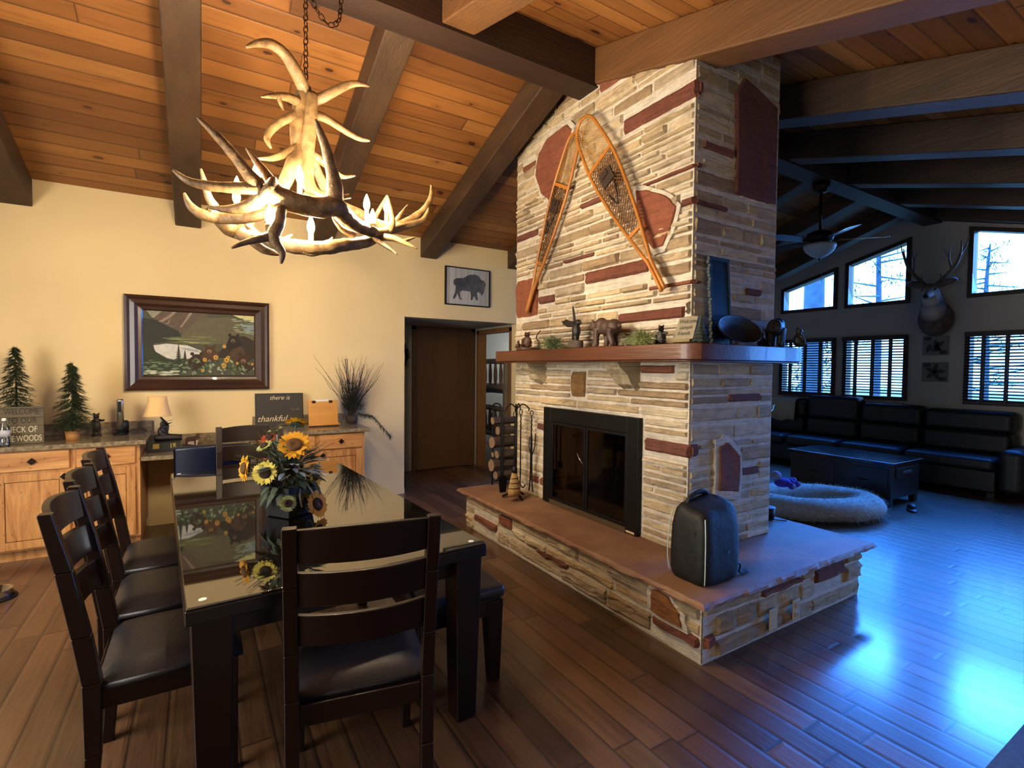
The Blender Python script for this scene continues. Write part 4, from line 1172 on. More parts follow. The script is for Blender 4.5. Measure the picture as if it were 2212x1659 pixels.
CHAIN_Z = [0.0, 0.0, 3.042]
SUNF = [([0.421, 2.78, 1.204], 0.05, (0.2, 0.45, 0.85), 0), ([0.394, 2.66, 1.11], 0.068, (-0.1, -0.75, 0.62), 0), ([0.184, 2.72, 1.006], 0.055, (-0.97, -0.2, 0.1), 0), ([0.262, 2.64, 0.99], 0.05, (-0.35, -0.9, 0.2), 1), ([0.488, 2.66, 0.952], 0.052, (0.75, -0.62, 0.15), 0), ([0.486, 2.6, 0.819], 0.06, (0.6, -0.65, 0.35), 2), ([0.35, 2.56, 0.851], 0.034, (0.05, -0.95, 0.3), 3), ([0.3, 2.8, 1.131], 0.04, (-0.4, -0.3, 0.85), 4), ([0.269, 2.72, 1.104], 0.036, (-0.5, -0.2, 0.8), 3), ([0.328, 2.82, 1.169], 0.034, (-0.3, 0, 0.9), 3)]
CONES = [[0.401, 2.68, 0.985], [0.316, 2.64, 0.94]]
# ------------------------------------------------------------------ antler chandelier
cl = thing('antler_chandelier', 'large antler chandelier with lit candle bulbs hanging over the dining table', 'chandelier', (.51, 3.0, 0))
random.seed(5)
for nm, tubes in ANTLERS:
    if nm == 'tine':
        continue
    b = MB()
    for pts, rs in tubes:
        P, R = spline(pts, 6, rs)
        R = [r * (1 + .10 * mnoise.noise(V(p) * 30)) for r, p in zip(R, P)]
        b.tube(P, R, 10)
    if nm == 'column':
        for pts, rs in dict(ANTLERS)['tine']:
            P, R = spline(pts, 6, rs)
            b.tube(P, R, 10)
    if nm == 'ring_front':
        p0, p1 = V(tubes[0][0][0]), V(tubes[0][0][1])
        d = (p0 - p1).normalized()
        b.tube([p0 - d * .02, p0 + d * .0, p0 + d * .012, p0 + d * .02], [.05, .062, .06, .045], 14)
    b.build('antler', W['antler'], cl, smooth=True)
_t = NT('lit_bulb')
_t.n.remove(_t.b)
_e = _t.new('ShaderNodeEmission'); _e.inputs[0].default_value = lin('#ffd48f'); _e.inputs[1].default_value = 9
_tr = _t.new('ShaderNodeBsdfTransparent')
_ad = _t.new('ShaderNodeAddShader')
_t.t.links.new(_e.outputs[0], _ad.inputs[0]); _t.t.links.new(_tr.outputs[0], _ad.inputs[1]); _t.t.links.new(_ad.outputs[0], _t.out.inputs[0])
bulbm = _t.m
slv = simple('candle_sleeve', '#c99a52', .6, ems=.35, emc=lin('#ffb860'))
BULBS = []
for (p, q) in CANDLES:
    p = V(p); q = V(q)
    zt = p.z - .035
    MB().lathe([(0, 0), (.02, .0), (.02, .006), (.012, .01), (.012, zt - q.z - .004), (0.011, zt - q.z)], 12, tuple(q)).build('candle_sleeve', slv, cl, smooth=True)
    MB().lathe([(.010, 0), (.0165, .014), (.0185, .03), (.016, .048), (.009, .068), (.003, .083), (0, .086)], 14, (q.x, q.y, zt)).build('bulb', bulbm, cl, smooth=True)
    BULBS.append(V((q.x + .51, q.y + 3.0, zt + .035)))
def chain(pts, name, parent, link=.042):
    P = spline(pts, 30)
    L = [0]
    for a, b in zip(P, P[1:]): L.append(L[-1] + (b - a).length)
    n = int(L[-1] / (link * .74))
    m = MB()
    def at(s):
        for i in range(1, len(L)):
            if L[i] >= s:
                t = (s - L[i - 1]) / max(1e-9, L[i] - L[i - 1])
                return P[i - 1].lerp(P[i], t)
        return P[-1]
    for k in range(n):
        c = at((k + .5) * L[-1] / n)
        d = (at((k + .6) * L[-1] / n) - at((k + .4) * L[-1] / n)).normalized()
        u = d.orthogonal().normalized()
        if k % 2: u = d.cross(u)
        ring = [c + d * (math.cos(a) * link / 2) + u * (math.sin(a) * link * .3) for a in [2 * PI * j / 12 for j in range(12)]]
        m.tube(ring, .0032, 6, closed=True)
    m.build(name, simple('chain_bronze', '#3a2512', .4, metal=.7) if 'chain_bronze' not in bpy.data.materials else bpy.data.materials['chain_bronze'], parent, smooth=True)
chain([(0, 0, 3.03), (0, 0, 3.2), (0, 0, 3.4), (0, 0, 3.60)], 'chain', cl)
chain([(0, 0, 3.58), (.05, .0, 3.47), (.12, .02, 3.415), (.18, .03, 3.46), (.20, .05, 3.6)], 'swag_chain', cl)
MB().lathe([(0, 3.60), (.012, 3.60), (.05, 3.615), (.05, 3.6195), (0, 3.6195)], 20).build('ceiling_hook', W['bronze'], cl, smooth=True)
MB().tube([(-.0, 0, 3.03), (0, 0, 2.95)], [.008, .02], 8).build('center_stem', W['bronze'], cl)

# ------------------------------------------------------------------ sunflower arrangement
random.seed(9)
sf = thing('sunflower_arrangement', 'sunflower and pinecone arrangement in a dark planter on the glass table', 'flower arrangement', (.38, 2.72, .7612))
FO = V((-.38, -2.72, -.7600))
MR = Matrix.Rotation(rad(35), 4, 'Z')
pm = planks('grey_planter_wood', (2, 0), .045, 3, ['#24262b', '#1b1c20', '#2c2f36'], gap=.002, rough=.7, grain=.5)
b = MB()
bq = [MR @ V((x * .075, y * .075, 0)) for x, y in ((-1, -1), (1, -1), (1, 1), (-1, 1))]
tq = [MR @ V((x * .095, y * .095, .15)) for x, y in ((-1, -1), (1, -1), (1, 1), (-1, 1))]
b.hexa(bq, tq)
b.build('planter', pm, sf, bevel=.004)
yel = simple('sunflower_petal', '#e9b21c', .6, nz=.25, ns=40, col2='#d98f12'); pale = simple('pale_petal', '#e6d25a', .6); org = simple('amber_petal', '#d99518', .6)
grn = simple('green_bud_petal', '#aeb26a', .7); redp = simple('red_petal', '#c2411c', .6)
disc = simple('flower_disc', '#3b2312', .8, nz=.5, ns=150, bump=.6, bs=220); disc2 = simple('brown_disc', '#6b4418', .8, nz=.5, ns=150)
leafm = simple('sage_leaf', '#55634f', .7, nz=.3, ns=20); bluem = simple('dusty_blue_leaf', '#7488a0', .7, nz=.3, ns=15)
def flower(p, r, d, kind):
    p = V(p) + FO; d = V(d).normalized()
    u = d.orthogonal().normalized(); w = d.cross(u)
    b = MB()
    n = 22 if kind != 4 else 14
    for ring, (k, ln) in enumerate(((n, 1.0), (n, .86))):
        for i in range(k):
            a = 2 * PI * (i + .5 * ring) / k + random.uniform(-.06, .06)
            e = u * math.cos(a) + w * math.sin(a)
            L = r * ln * random.uniform(.55, .68) * (1.5 if kind == 4 else 1)
            b.leaf(p + e * r * (.42 if kind != 4 else .1) + d * (.004 * ring), e + d * random.uniform(.05, .45), L, r * .30, up=tuple(d), bend=.12, n=3)
    c = [yel, pale, org, grn, redp][kind]
    pr = b.build('sunflower' if kind != 4 else 'red_flower', c, sf)
    M = Matrix.Translation(p + d * .004) @ d.to_track_quat('Z', 'Y').to_matrix().to_4x4()
    MB().lathe([(r * .46, -.004), (r * .47, .004), (r * .38, .012), (r * .2, .009), (r * .1, .006), (0, .006)], 18, M=M).build('flower_disc', disc2 if kind == 0 else disc, pr, smooth=True)
    bk = MB()
    for i in range(12):
        a = 2 * PI * i / 12
        e = u * math.cos(a) + w * math.sin(a)
        bk.leaf(p - d * .01, e - d * .1, r * .75, r * .28, up=tuple(d), bend=-.1, n=2)
    P = spline([p - d * .012, p - d * .05 + V((0, 0, -.02)), V((p.x * .3, p.y * .3, .14))], 5)
    bk.tube(P, .004, 6)
    bk.build('calyx_and_stem', leafm, pr)
for p, r, d, k in SUNF: flower(p, r * 1.15, d, k)
for p in CONES:
    p = V(p) + FO
    b = MB()
    ax = V((random.uniform(-.4, .4), -.8, .3)).normalized()
    M = Matrix.Translation(p) @ ax.to_track_quat('Z', 'Y').to_matrix().to_4x4()
    for k in range(9):
        z = -.035 + k * .009
        rr = .034 * math.sin(PI * (.18 + .78 * k / 9)) + .004
        for i in range(9):
            a = 2 * PI * (i + .5 * (k % 2)) / 9
            d = M.to_3x3() @ V((math.cos(a), math.sin(a), .7))
            b.leaf(M @ V((math.cos(a) * rr * .35, math.sin(a) * rr * .35, z)), d, rr * .9, .014, up=tuple(ax), bend=-.1, n=2)
    b.ell((0, 0, 0), (.018, .018, .035), 10, 6, M)
    b.build('pinecone', simple('pinecone_scale', '#4a3122', .8, nz=.5, ns=60) if 'pinecone_scale' not in bpy.data.materials else bpy.data.materials['pinecone_scale'], sf)
b = MB(); b2 = MB(); b3 = MB()
for k in range(190):
    a = random.uniform(0, 2 * PI); el = random.uniform(-.6, 1.3)
    d = V((math.cos(a) * math.cos(el), math.sin(a) * math.cos(el), math.sin(el)))
    b.leaf(V((0, 0, .21)) + d * random.uniform(.02, .13), d, random.uniform(.05, .09), .032, bend=.25, n=4)
for k in range(22):
    a = random.uniform(PI, 2.2 * PI); el = random.uniform(.0, 1.1)
    d = V((math.cos(a) * math.cos(el), math.sin(a) * math.cos(el), math.sin(el)))
    b2.leaf(V((0, -.02, .22)) + d * .10, d, random.uniform(.06, .11), .024, bend=.3, n=4)
for k in range(90):
    a = random.uniform(0, 2 * PI); el = random.uniform(-.3, 1.0)
    d = V((math.cos(a) * math.cos(el), math.sin(a) * math.cos(el), math.sin(el)))
    o = V((0, 0, .20)) + d * .09
    for q in range(8):
        b3.leaf(o + d * .012 * q, d + V((random.uniform(-1, 1), random.uniform(-1, 1), random.uniform(-1, 1))) * .8, .04, .003, n=1)
for k in range(46):
    a = random.uniform(.55 * PI, 1.25 * PI) if k % 3 else random.uniform(0, 2 * PI); el = random.uniform(.4, 1.35)
    d = V((math.cos(a) * math.cos(el), math.sin(a) * math.cos(el) * .5, math.sin(el)))
    p = V((0, .02, .2))
    P = spline([p, p + d * .16, p + d * .27 + V((0, 0, -.015))], 4)
    b3.tube(P, .0012, 4)
for k in range(26):
    a = random.uniform(.9 * PI, 1.9 * PI)
    b.leaf(V((.06 * math.cos(a), .06 * math.sin(a), .15)), (math.cos(a), math.sin(a), -.35), random.uniform(.07, .12), .034, bend=.5, n=4)
b.build('leaves', leafm, sf); b2.build('blue_leaves', bluem, sf); b3.build('pine_and_grass', simple('arr_grass', '#4c5a32', .75, nz=.4, ns=30), sf)
b = MB()
for pts in ([(.05, -.05, .19), (.09, -.09, .12), (.11, -.12, .07), (.12, -.13, .05)], [(.03, -.06, .18), (.0, -.10, .12), (-.03, -.15, .10)], [(.04, -.06, .17), (.03, -.11, .11), (.035, -.14, .06)], [(-.02, 0, .2), (-.05, -.03, .3), (-.06, -.03, .4)], [(.03, -.05, .2), (.1, -.06, .22), (.13, -.07, .26)]):
    P, R = spline(pts, 5, [.006, .005, .004, .003][:len(pts)]); b.tube(P, R, 6)
b.build('frosted_twigs', simple('frosted_twig', '#8d8a8c', .7, nz=.3, ns=40), sf)

# ------------------------------------------------------------------ pictures on the back wall
pic = thing('framed_landscape_picture', 'large dark framed mountain lake painting with bears and yellow flowers', 'picture', (.02, BW - .004, 1.695))
hw_, hh, fw_ = .59, .435, .135
b = MB()
prof = [(0, 0), (0, .045), (.02, .052), (.04, .04), (.075, .046), (.10, .03), (.125, .024), (.135, .014), (.135, 0)]
cor = [(-1, -1), (1, -1), (1, 1), (-1, 1)]
vs, fs = [], []
for (cx, cz) in cor:
    for (i, d) in prof: vs.append((cx * (hw_ - i), -d, cz * (hh - i)))
np_ = len(prof)
for k in range(4):
    k2 = (k + 1) % 4
    for j in range(np_ - 1): fs.append((k * np_ + j, k2 * np_ + j, k2 * np_ + j + 1, k * np_ + j + 1))
b.add(vs, fs)
b.build('frame', simple('dark_walnut_frame', '#3a2013', .35, nz=.5, ns=2, stretch=(2, 8, 2), coat=.3), pic)
art = MB()
LAY = [0]
def ap_(poly, colr):
    """polygon in picture coordinates 0..1 (x to the right, y down), painted over what is there"""
    LAY[0] += 1
    d = -.0100 - LAY[0] * .00002
    w2, h2 = hw_ - fw_ + .004, hh - fw_ + .004
    pts = [(-w2 + 2 * w2 * min(1, max(0, x)), d, h2 - 2 * h2 * min(1, max(0, y))) for x, y in poly]
    art.add(pts, [tuple(range(len(pts)))], None, lin(colr))
def blob(cx, cy, rx, ry, colr, n=14, wob=.12):
    ap_([(cx + rx * math.cos(2 * PI * i / n) * random.uniform(1 - wob, 1 + wob), cy + ry * math.sin(2 * PI * i / n) * random.uniform(1 - wob, 1 + wob)) for i in range(n)], colr)
random.seed(12)
ap_([(0, 0), (1, 0), (1, 1), (0, 1)], '#4a4a3c')
ap_([(.03, 0), (.3, 0), (.2, .12), (.08, .11)], '#8f8a78')
ap_([(.1, .1), (.17, 0), (.55, 0), (.62, .3), (.4, .36), (.2, .28)], '#5b4f44')
for pl in ([(.26, .0), (.2, .09), (.13, .17), (.17, .17), (.24, .09), (.29, 0)], [(.4, 0), (.36, .12), (.31, .24), (.33, .24), (.38, .12), (.43, 0)], [(.24, .08), (.21, .18), (.18, .2), (.22, .19)]): ap_(pl, '#8d7b6c')
ap_([(.35, .3), (.5, .08), (.75, .05), (1, .1), (1, .5), (.3, .46)], '#5e5a45')
ap_([(.78, 0), (1, 0), (1, .12), (.9, .08)], '#c9c58e'); ap_([(.86, .14), (1, .1), (1, .32), (.92, .3)], '#7e8f98')
for k in range(40): blob(random.uniform(.8, 1), random.uniform(.03, .3), .03, .008, random.choice(['#5d6a4e', '#46523c', '#8e9a78']))
ap_([(0, .12), (.1, .14), (.3, .3), (.34, .44), (.1, .5), (0, .7)], '#2c2f28')
for k in range(26):
    y = random.uniform(.36, .5)
    blob(random.uniform(.25, .62), y, random.uniform(.04, .12), .008, random.choice(['#6f7548', '#8a8c55', '#4c5238', '#5b6040']))
ap_([(.09, .53), (.2, .5), (.38, .52), (.5, .6), (.46, .7), (.3, .76), (.2, .72), (.1, .62)], '#c9c8c0')
ap_([(.3, .55), (.46, .58), (.5, .63), (.38, .6)], '#9aa0a2')
ap_([(0, .5), (.08, .55), (.12, .66), (.2, .74), (.34, .78), (.36, .9), (0, 1)], '#2f3626')
for k in range(60): blob(random.uniform(0, .36), random.uniform(.74, .98), random.uniform(.015, .04), random.uniform(.008, .02), random.choice(['#3d4a33', '#53634a', '#2a3324', '#66735a']))
def spruce(x, y, h, c):
    for i in range(9):
        f = i / 8
        w = .006 + .032 * f * h / .24
        ap_([(x - w, y - h * (1 - f) + .02), (x, y - h * (1 - f) - .015), (x + w, y - h * (1 - f) + .02)], c)
    ap_([(x - .003, y), (x + .003, y), (x + .003, y - h), (x - .003, y - h)], c)
spruce(.3, .75, .24, '#262b26'); spruce(.355, .78, .18, '#2b302a')
ap_([(.7, .55), (.76, .45), (.83, .36), (.9, .34), (1, .42), (1, .72), (.6, .7)], '#2d2620')
def pbear(x, y, s, c, c2):
    blob(x, y + .1 * s, .09 * s, .13 * s, c); blob(x, y, .058 * s, .07 * s, c)
    blob(x - .045 * s, y - .075 * s, .02 * s, .03 * s, c); blob(x + .045 * s, y - .075 * s, .02 * s, .03 * s, c)
    blob(x - .01 * s, y + .03 * s, .026 * s, .036 * s, c2); blob(x - .012 * s, y + .045 * s, .01 * s, .012 * s, '#1a1210')
pbear(.8, .40, .85, '#241d18', '#5b4c40'); pbear(.58, .58, .85, '#4a3322', '#8d6a4a'); pbear(.46, .72, .9, '#33241a', '#6b5038')
blob(.84, .68, .08, .16, '#4a3626'); pbear(.9, .72, 1.0, '#3a281c', '#7d5f4c')
for k in range(70):
    x = random.uniform(.3, 1.0); y = random.uniform(.78, .99)
    a = random.uniform(-.9, .9); L = random.uniform(.04, .1)
    dx, dy = math.sin(a) * L * .7, -math.cos(a) * L
    ap_([(x, y), (x + dx * .5 + .016, y + dy * .5), (x + dx, y + dy), (x + dx * .5 - .016, y + dy * .5)], random.choice(['#5d7052', '#77896a', '#465a40', '#8fa083', '#33432f']))
for k in range(30): blob(random.uniform(.0, .3), random.uniform(.92, .99), .03, .008, random.choice(['#a9b096', '#7d8a70', '#c2c4ae']))
for (x, y, s) in ((.53, .74, 1), (.63, .70, 1.2), (.73, .74, 1.3), (.705, .83, 1.2), (.71, .52, .9), (.51, .91, .8), (.83, .79, .7), (.975, .8, .7), (.745, .70, .9)):
    for i in range(11):
        a = 2 * PI * i / 11
        ap_([(x + .008 * math.cos(a - .6) * s, y + .014 * math.sin(a - .6) * s), (x + .024 * math.cos(a) * s, y + .042 * math.sin(a) * s), (x + .008 * math.cos(a + .6) * s, y + .014 * math.sin(a + .6) * s)], '#d9a23a' if i % 2 else '#e2b552')
    blob(x, y, .009 * s, .015 * s, '#8a5a20')
art.build('painting', vcol('painted_canvas', .6, .25, 30, 0), pic)

bp_ = thing('bison_picture', 'small black framed bison silhouette on whitewashed boards above the doorway', 'picture', (2.875, BW - .004, 2.505))
MB().box((-.3, -.022, -.225), (.3, -.002, .225)).build('panel', planks('whitewash_boards', (2, 0), .085, 4, ['#b9b8b4', '#a8a7a3', '#c6c5c1', '#8f8e8b'], gap=.002, gapcol='#55534f', grain=.35, rough=.7, gs=(2, 30)), bp_)
b = MB()
for lo, hi in (((-.31, -.032, -.235), (.31, 0, -.222)), ((-.31, -.032, .222), (.31, 0, .235)), ((-.31, -.032, -.222), (-.297, 0, .222)), ((.297, -.032, -.222), (.31, 0, .222))): b.box(lo, hi)
b.build('frame', W['black'], bp_)
bi = [(348, 195), (347, 165), (362, 152), (408, 150), (438, 132), (478, 128), (503, 138), (518, 162), (538, 168), (549, 188), (543, 218), (534, 246), (524, 260), (514, 244), (500, 236), (492, 244), (500, 286), (488, 288), (478, 266), (470, 264), (464, 287), (454, 285), (455, 258), (449, 232), (420, 230), (400, 226), (386, 238), (390, 270), (402, 281), (386, 280), (370, 244), (362, 264), (350, 277), (343, 274), (356, 238), (361, 205), (354, 190)]
MB().prism([((x - 436) / 268 * .6, -(y - (x - 302) * .1 - 193) / 222 * .45) for x, y in bi], .0222, .0232, Matrix.Rotation(PI / 2, 4, 'X')).build('bison_silhouette', simple('bison_ink', '#2b2d30', .8, nz=.5, ns=7, col2='#55585c'), bp_)
wr = thing('wreath', 'green wreath hanging on the grey hallway wall beside the brown door', 'wreath', (2.36, 6.945, 1.64))
random.seed(31)
b = MB()
for k in range(200):
    a = random.uniform(0, 2 * PI)
    p = (.15 * math.cos(a), -.015, .18 * math.sin(a))
    for q in range(3):
        b.leaf(p, (math.cos(a + 1.2) + random.uniform(-.7, .7), random.uniform(-1, 0), math.sin(a + 1.2) + random.uniform(-.7, .7)), .08, .02, n=2)
b.build('foliage', W['needle'], wr)
MB().tube([(.15 * math.cos(2 * PI * i / 24), -.012, .18 * math.sin(2 * PI * i / 24)) for i in range(24)], .01, 6, closed=True).build('hoop', W['twig'], wr)

# ------------------------------------------------------------------ snowshoes on the chimney
ash = simple('bent_ash', '#b8742c', .4, nz=.3, ns=2, stretch=(6, 6, 6), coat=.3); raw = simple('rawhide', '#b58a4a', .6); strap = simple('dark_strap', '#33211a', .6, nz=.3, ns=20)
def snowshoe(label, top, bot, w, xo):
    """lies in the plane of the chimney front; top and bot are (y, z)"""
    a = V((0, top[0], top[1])); c = V((0, bot[0], bot[1]))
    L = (c - a).length
    ang = math.atan2(c.y - a.y, -(c.z - a.z))
    t = thing('snowshoe', label, 'snowshoe', (xo, top[0], top[1]), group='snowshoes on the chimney', rot=(ang, 0, 0))
    # local: y across, -z down the shoe
    def half(f):
        if f < .1: return w * math.sqrt(max(0, 1 - ((.1 - f) / .1) ** 2)) * .82 + 0
        if f < .3: return w * (.82 + .18 * math.sin((f - .1) / .2 * PI / 2))
        if f < .86: return w * (1 - ((f - .3) / .56) ** 1.5 * .9)
        return w * .1
    n = 48
    lft = [V((-.0, -half(i / n), -L * i / n)) for i in range(n, 0, -1)]
    rgt = [V((-.0, half(i / n), -L * i / n)) for i in range(0, n + 1)]
    pts = lft + rgt
    MB().tube(pts, .0125, 8).build('frame', ash, t, smooth=True)
    for f in (.27, .70):
        h = half(f)
        MB().cbox((0, 0, -L * f), (.014, 2 * h, .028)).build('crossbar', ash, t, bevel=.003)
    m = MB()
    def seg(f0, f1, step, ph, r):
        k = int((f1 - f0) * L / step)
        for i in range(-k, 2 * k):
            for sg in (-1, 1):
                # diagonal line z = z0 + sg*y*1.3
                z0 = f0 * L + i * step
                best = None
                pp = []
                for j in range(25):
                    y = -w + 2 * w * j / 24
                    z = z0 + sg * y * 1.15
                    f = z / L
                    if f0 <= f <= f1 and abs(y) < half(f) - .004: pp.append(V((.004 * sg, y, -z)))
                if len(pp) > 1: m.tube([pp[0], pp[-1]], r, 4, False)
    seg(.01, .26, .024, 0, .0016)
    m.build('toe_lacing', raw, t)
    m = MB()
    seg(.71, .88, .02, 0, .0016)
    m.build('tail_lacing', raw, t)
    m = MB()
    seg(.28, .69, .034, 0, .0032)
    k = 12
    for i in range(k):
        f = .29 + .4 * i / k
        h = half(f)
        m.tube([(0, -h, -L * f), (0, h, -L * f)], .0028, 4)
    m.build('heavy_lacing', strap if False else simple('brown_lacing', '#6b4724', .6) if 'brown_lacing' not in bpy.data.materials else bpy.data.materials['brown_lacing'], t)
    m = MB()
    m.cbox((-.012, 0, -L * .38), (.012, w * .9, .11)); m.cbox((-.02, .01, -L * .36), (.012, w * .55, .05))
    P = spline([(-.01, -w * .3, -L * .42), (-.03, -w * .2, -L * .5), (-.02, w * .1, -L * .53), (-.012, w * .35, -L * .46)], 5); m.tube(P, .007, 6)
    m.build('binding', strap, t, bevel=.003)
    return t
snowshoe('wooden snowshoe on the chimney leaning over the big red stone, nearest the back wall', (3.15, 3.34), (3.83, 2.0), .105, 2.512)
snowshoe('wooden snowshoe on the chimney tilted toward the chimney corner, nearer the viewer', (3.06, 3.38), (2.22, 2.0), .135, 2.478)

# ------------------------------------------------------------------ things on the mantel
MZ = 1.650
t = thing('bear_figurine', 'brown bear figurine with a cub and bare twig at the mantel end by the hallway', 'figurine', (2.40, 3.64, MZ), rad(-60))
t.scale = (1.4, 1.4, 1.15)
b = MB().prism([(.075 * math.cos(a) * (1 + .12 * math.sin(3 * a)), .06 * math.sin(a) * (1 + .12 * math.cos(4 * a))) for a in [2 * PI * i / 16 for i in range(16)]], 0, .022)
b.build('rock_base', W['brownfig'], t, bevel=.004)
bear_sit('bear_body', t, W['brownfig'], (.0, .0, .022), 0, .125, .0035)
bear_sit('cub', t, W['brownfig'], (-.055, -.01, .02), rad(-30), .06, .0025)
MB().tube(spline([(.05, .02, .0), (.065, .03, .06), (.05, .02, .1), (.075, .03, .15)], 4), .004, 6).build('twig', W['twig'], t)
def sprig(name, label, loc, L, H, n, m, seed, rz=0, cat='greenery'):
    random.seed(seed)
    t = thing(name, label, cat, loc, rz)
    b = MB()
    for k in range(n):
        x = random.uniform(-L / 2, L / 2)
        a = random.uniform(-.6, PI + .6)
        p = V((random.uniform(-.02, .02), x * .6, random.uniform(.004, .03)))
        d = V((random.uniform(-.5, .5), math.cos(a) + x * 3, abs(math.sin(a)) * .9 + .12))
        P = spline([p, p + d * H * .5, p + d * H * .85 - V((0, 0, H * .2))], 3)
        P = [V((max(-.09, min(.09, q.x)), q.y, max(.003, q.z))) for q in P]
        b.tube(P, .0016, 4)
        for q in P[2:]:
            for s in range(2):
                b.leaf(q, d + V((random.uniform(-1, 1), random.uniform(-1, 1), random.uniform(0, 1))) * .5, H * .3, .003, n=1)
    b.build('needles', m, t)
    return t
sprig('pine_sprig', 'green pine sprig lying on the mantel between the small bear and the eagle', (2.41, 3.29, MZ), .18, .12, 130, simple('fresh_needles', '#55663a', .7, nz=.4, ns=25), 40)
t = thing('eagle_figurine', 'dark eagle figurine with raised spread wings on the mantel', 'figurine', (2.41, 2.99, MZ), 0)
t.scale = (1.2, 1.2, 1.1)
MB().prism([(.045 * math.cos(a) * (1 + .15 * math.sin(3 * a)), .05 * math.sin(a)) for a in [2 * PI * i / 14 for i in range(14)]], 0, .055).build('rock_base', simple('grey_driftwood', '#5b4c3c', .8, nz=.5, ns=30, bump=.5, bs=60), t, bevel=.01)
beast('eagle_body', t, W['darkfig'], [((0, 0, .12), (.028, .03, .05)), ((0, -.015, .175), (.02, .026, .022)), ((-.005, -.04, .17), (.01, .018, .008))], [([(0, .0, .05), (0, 0, .1)], [.018, .022]), ([(0, .01, .1), (.0, .03, .06)], [.02, .012])], .0035)
def wing(pts):
    b = MB()
    b.prism(pts, -.004, .004, Matrix.Translation((-.01, 0, 0)) @ Matrix.Rotation(PI / 2, 4, 'Z') @ Matrix.Rotation(PI / 2, 4, 'X'))
    return b
wing([(.0, .15), (.03, .145), (.08, .15), (.10, .165), (.12, .17), (.135, .20), (.115, .195), (.09, .205), (.05, .19), (.0, .185)]).build('wing', W['darkfig'], t, bevel=.002)
wing([(-.005, .17), (.012, .165), (.02, .22), (.028, .275), (.02, .29), (.008, .25)]).build('wing', W['darkfig'], t, bevel=.002)
t = thing('bear_figurine', 'large dark brown walking bear figurine in the middle of the mantel', 'figurine', (2.42, 2.685, MZ), 0)
MB().box((-.05, -.13, 0), (.05, .16, .008)).build('wood_base', W['mantel'], t, bevel=.003)
bear_walk('bear_body', t, simple('bear_brown', '#4b362a', .55, nz=.35, ns=30, bump=.3, bs=80), (0, -.02, .006), rad(90), .285, .005)
sprig('grass_bundle', 'green grass bundle with pinecones on the mantel beside the walking bear', (2.42, 2.34, MZ), .15, .11, 190, simple('green_grass_bundle', '#7c8448', .7, nz=.4, ns=25), 43)
t = thing('bear_figurine', 'small dark upright bear figurine between the grass bundle and the welcome plaque', 'figurine', (2.375, 2.135, MZ), rad(-75))
bear_sit('bear_body', t, W['darkfig'], (0, 0, 0), 0, .125, .0035, arm=1)
ws = thing('welcome_plaque', 'grey stone plaque with a welcome message leaning on the mantel', 'plaque', (2.42, 2.005, MZ + .006), rad(-90), rot=(rad(-14), 0, rad(-90)))
stonep = simple('grey_plaque', '#8f8570', .8, nz=.3, ns=20, bump=.3, bs=60)
MB().prism([(-.085, .02), (.065, .02), (.075, .155), (.03, .162), (-.03, .158), (-.06, .15)], -.008, .008, Matrix.Rotation(PI / 2, 4, 'X')).build('plaque_face', stonep, ws, bevel=.003)
MB().box((-.075, -.02, .0), (.055, .02, .02)).build('log_foot', simple('yellow_log', '#7b6c47', .8), ws, bevel=.006)
for i, w in enumerate(('Welcome', 'campin', 'friends')):
    text(w, .034, dk, ws, (-.005 + .008 * (2 - i), -.009, .128 - i * .036), (PI / 2, 0, 0), shear=.25, ext=.0005, xs=.95)
t = thing('tree_figurine', 'small dark green tree figurine at the mantel corner beside the plaque', 'figurine', (2.43, 1.895, MZ))
random.seed(8)
b = MB()
for k in range(7):
    z = .008 + k * .02
    r = .042 * (1 - k / 7.6)
    b.lathe([(r, z), (r * 1.12, z + .004), (r * .55, z + .03), (0, z + .032)], 14, wob=lambda a, zz: 1 + .12 * math.sin(7 * a + zz * 300))
b.build('tree_body', simple('figurine_green', '#26312a', .7, nz=.4, ns=40), t)
MB().cyl((0, 0, 0), (0, 0, .01), .016, 10).build('trunk', W['twig'], t)
t = thing('tall_framed_panel', 'tall narrow dark teal panel with ragged wood edging leaning on the chimney side', 'wall panel', (2.775, 2.008, MZ + .001), rot=(rad(-4), 0, 0))
MB().box((-.085, -.006, .0), (.085, .006, .54)).build('panel', simple('dark_teal', '#101f26', .35), t)
b = MB()
for k in range(26):
    z = k * .021
    b.cbox((-.092 + random.uniform(-.006, .006), -.003, z + .011), (.022, .022, .022)); 
b.box((.082, -.012, 0), (.096, .008, .54)); b.box((-.1, -.012, .53), (.1, .008, .552))
b.build('edging', simple('teal_edging', '#1d2d33', .6), t, bevel=.003)
t = thing('wooden_bowl', 'oval dark dough bowl propped on its rim on the mantel', 'bowl', (2.85, 1.905, MZ + .004), rot=(rad(62), 0, 0))
b = MB()
b.lathe([(0, .0), (.11, .004), (.175, .03), (.2, .055), (.212, .056), (.2, .045), (.15, .018), (.08, .012), (0, .012)], 32, (0, .1, -.03), sx=1.0, sy=.48)
b.build('bowl_body', simple('dark_bowl_wood', '#231c1a', .5, nz=.4, ns=6), t, smooth=True)
t = thing('bear_figurine', 'black mother bear figurine with two cubs at the far mantel corner', 'figurine', (3.24, 1.915, MZ + .006), 0)
bear_walk('bear_body', t, W['darkfig'], (0, .02, 0), rad(22), .27, .005)
bear_sit('cub', t, W['darkfig'], (-.09, .07, 0), rad(-20), .1, .003); bear_sit('cub', t, W['darkfig'], (.10, -.07, .0), rad(60), .135, .0035)

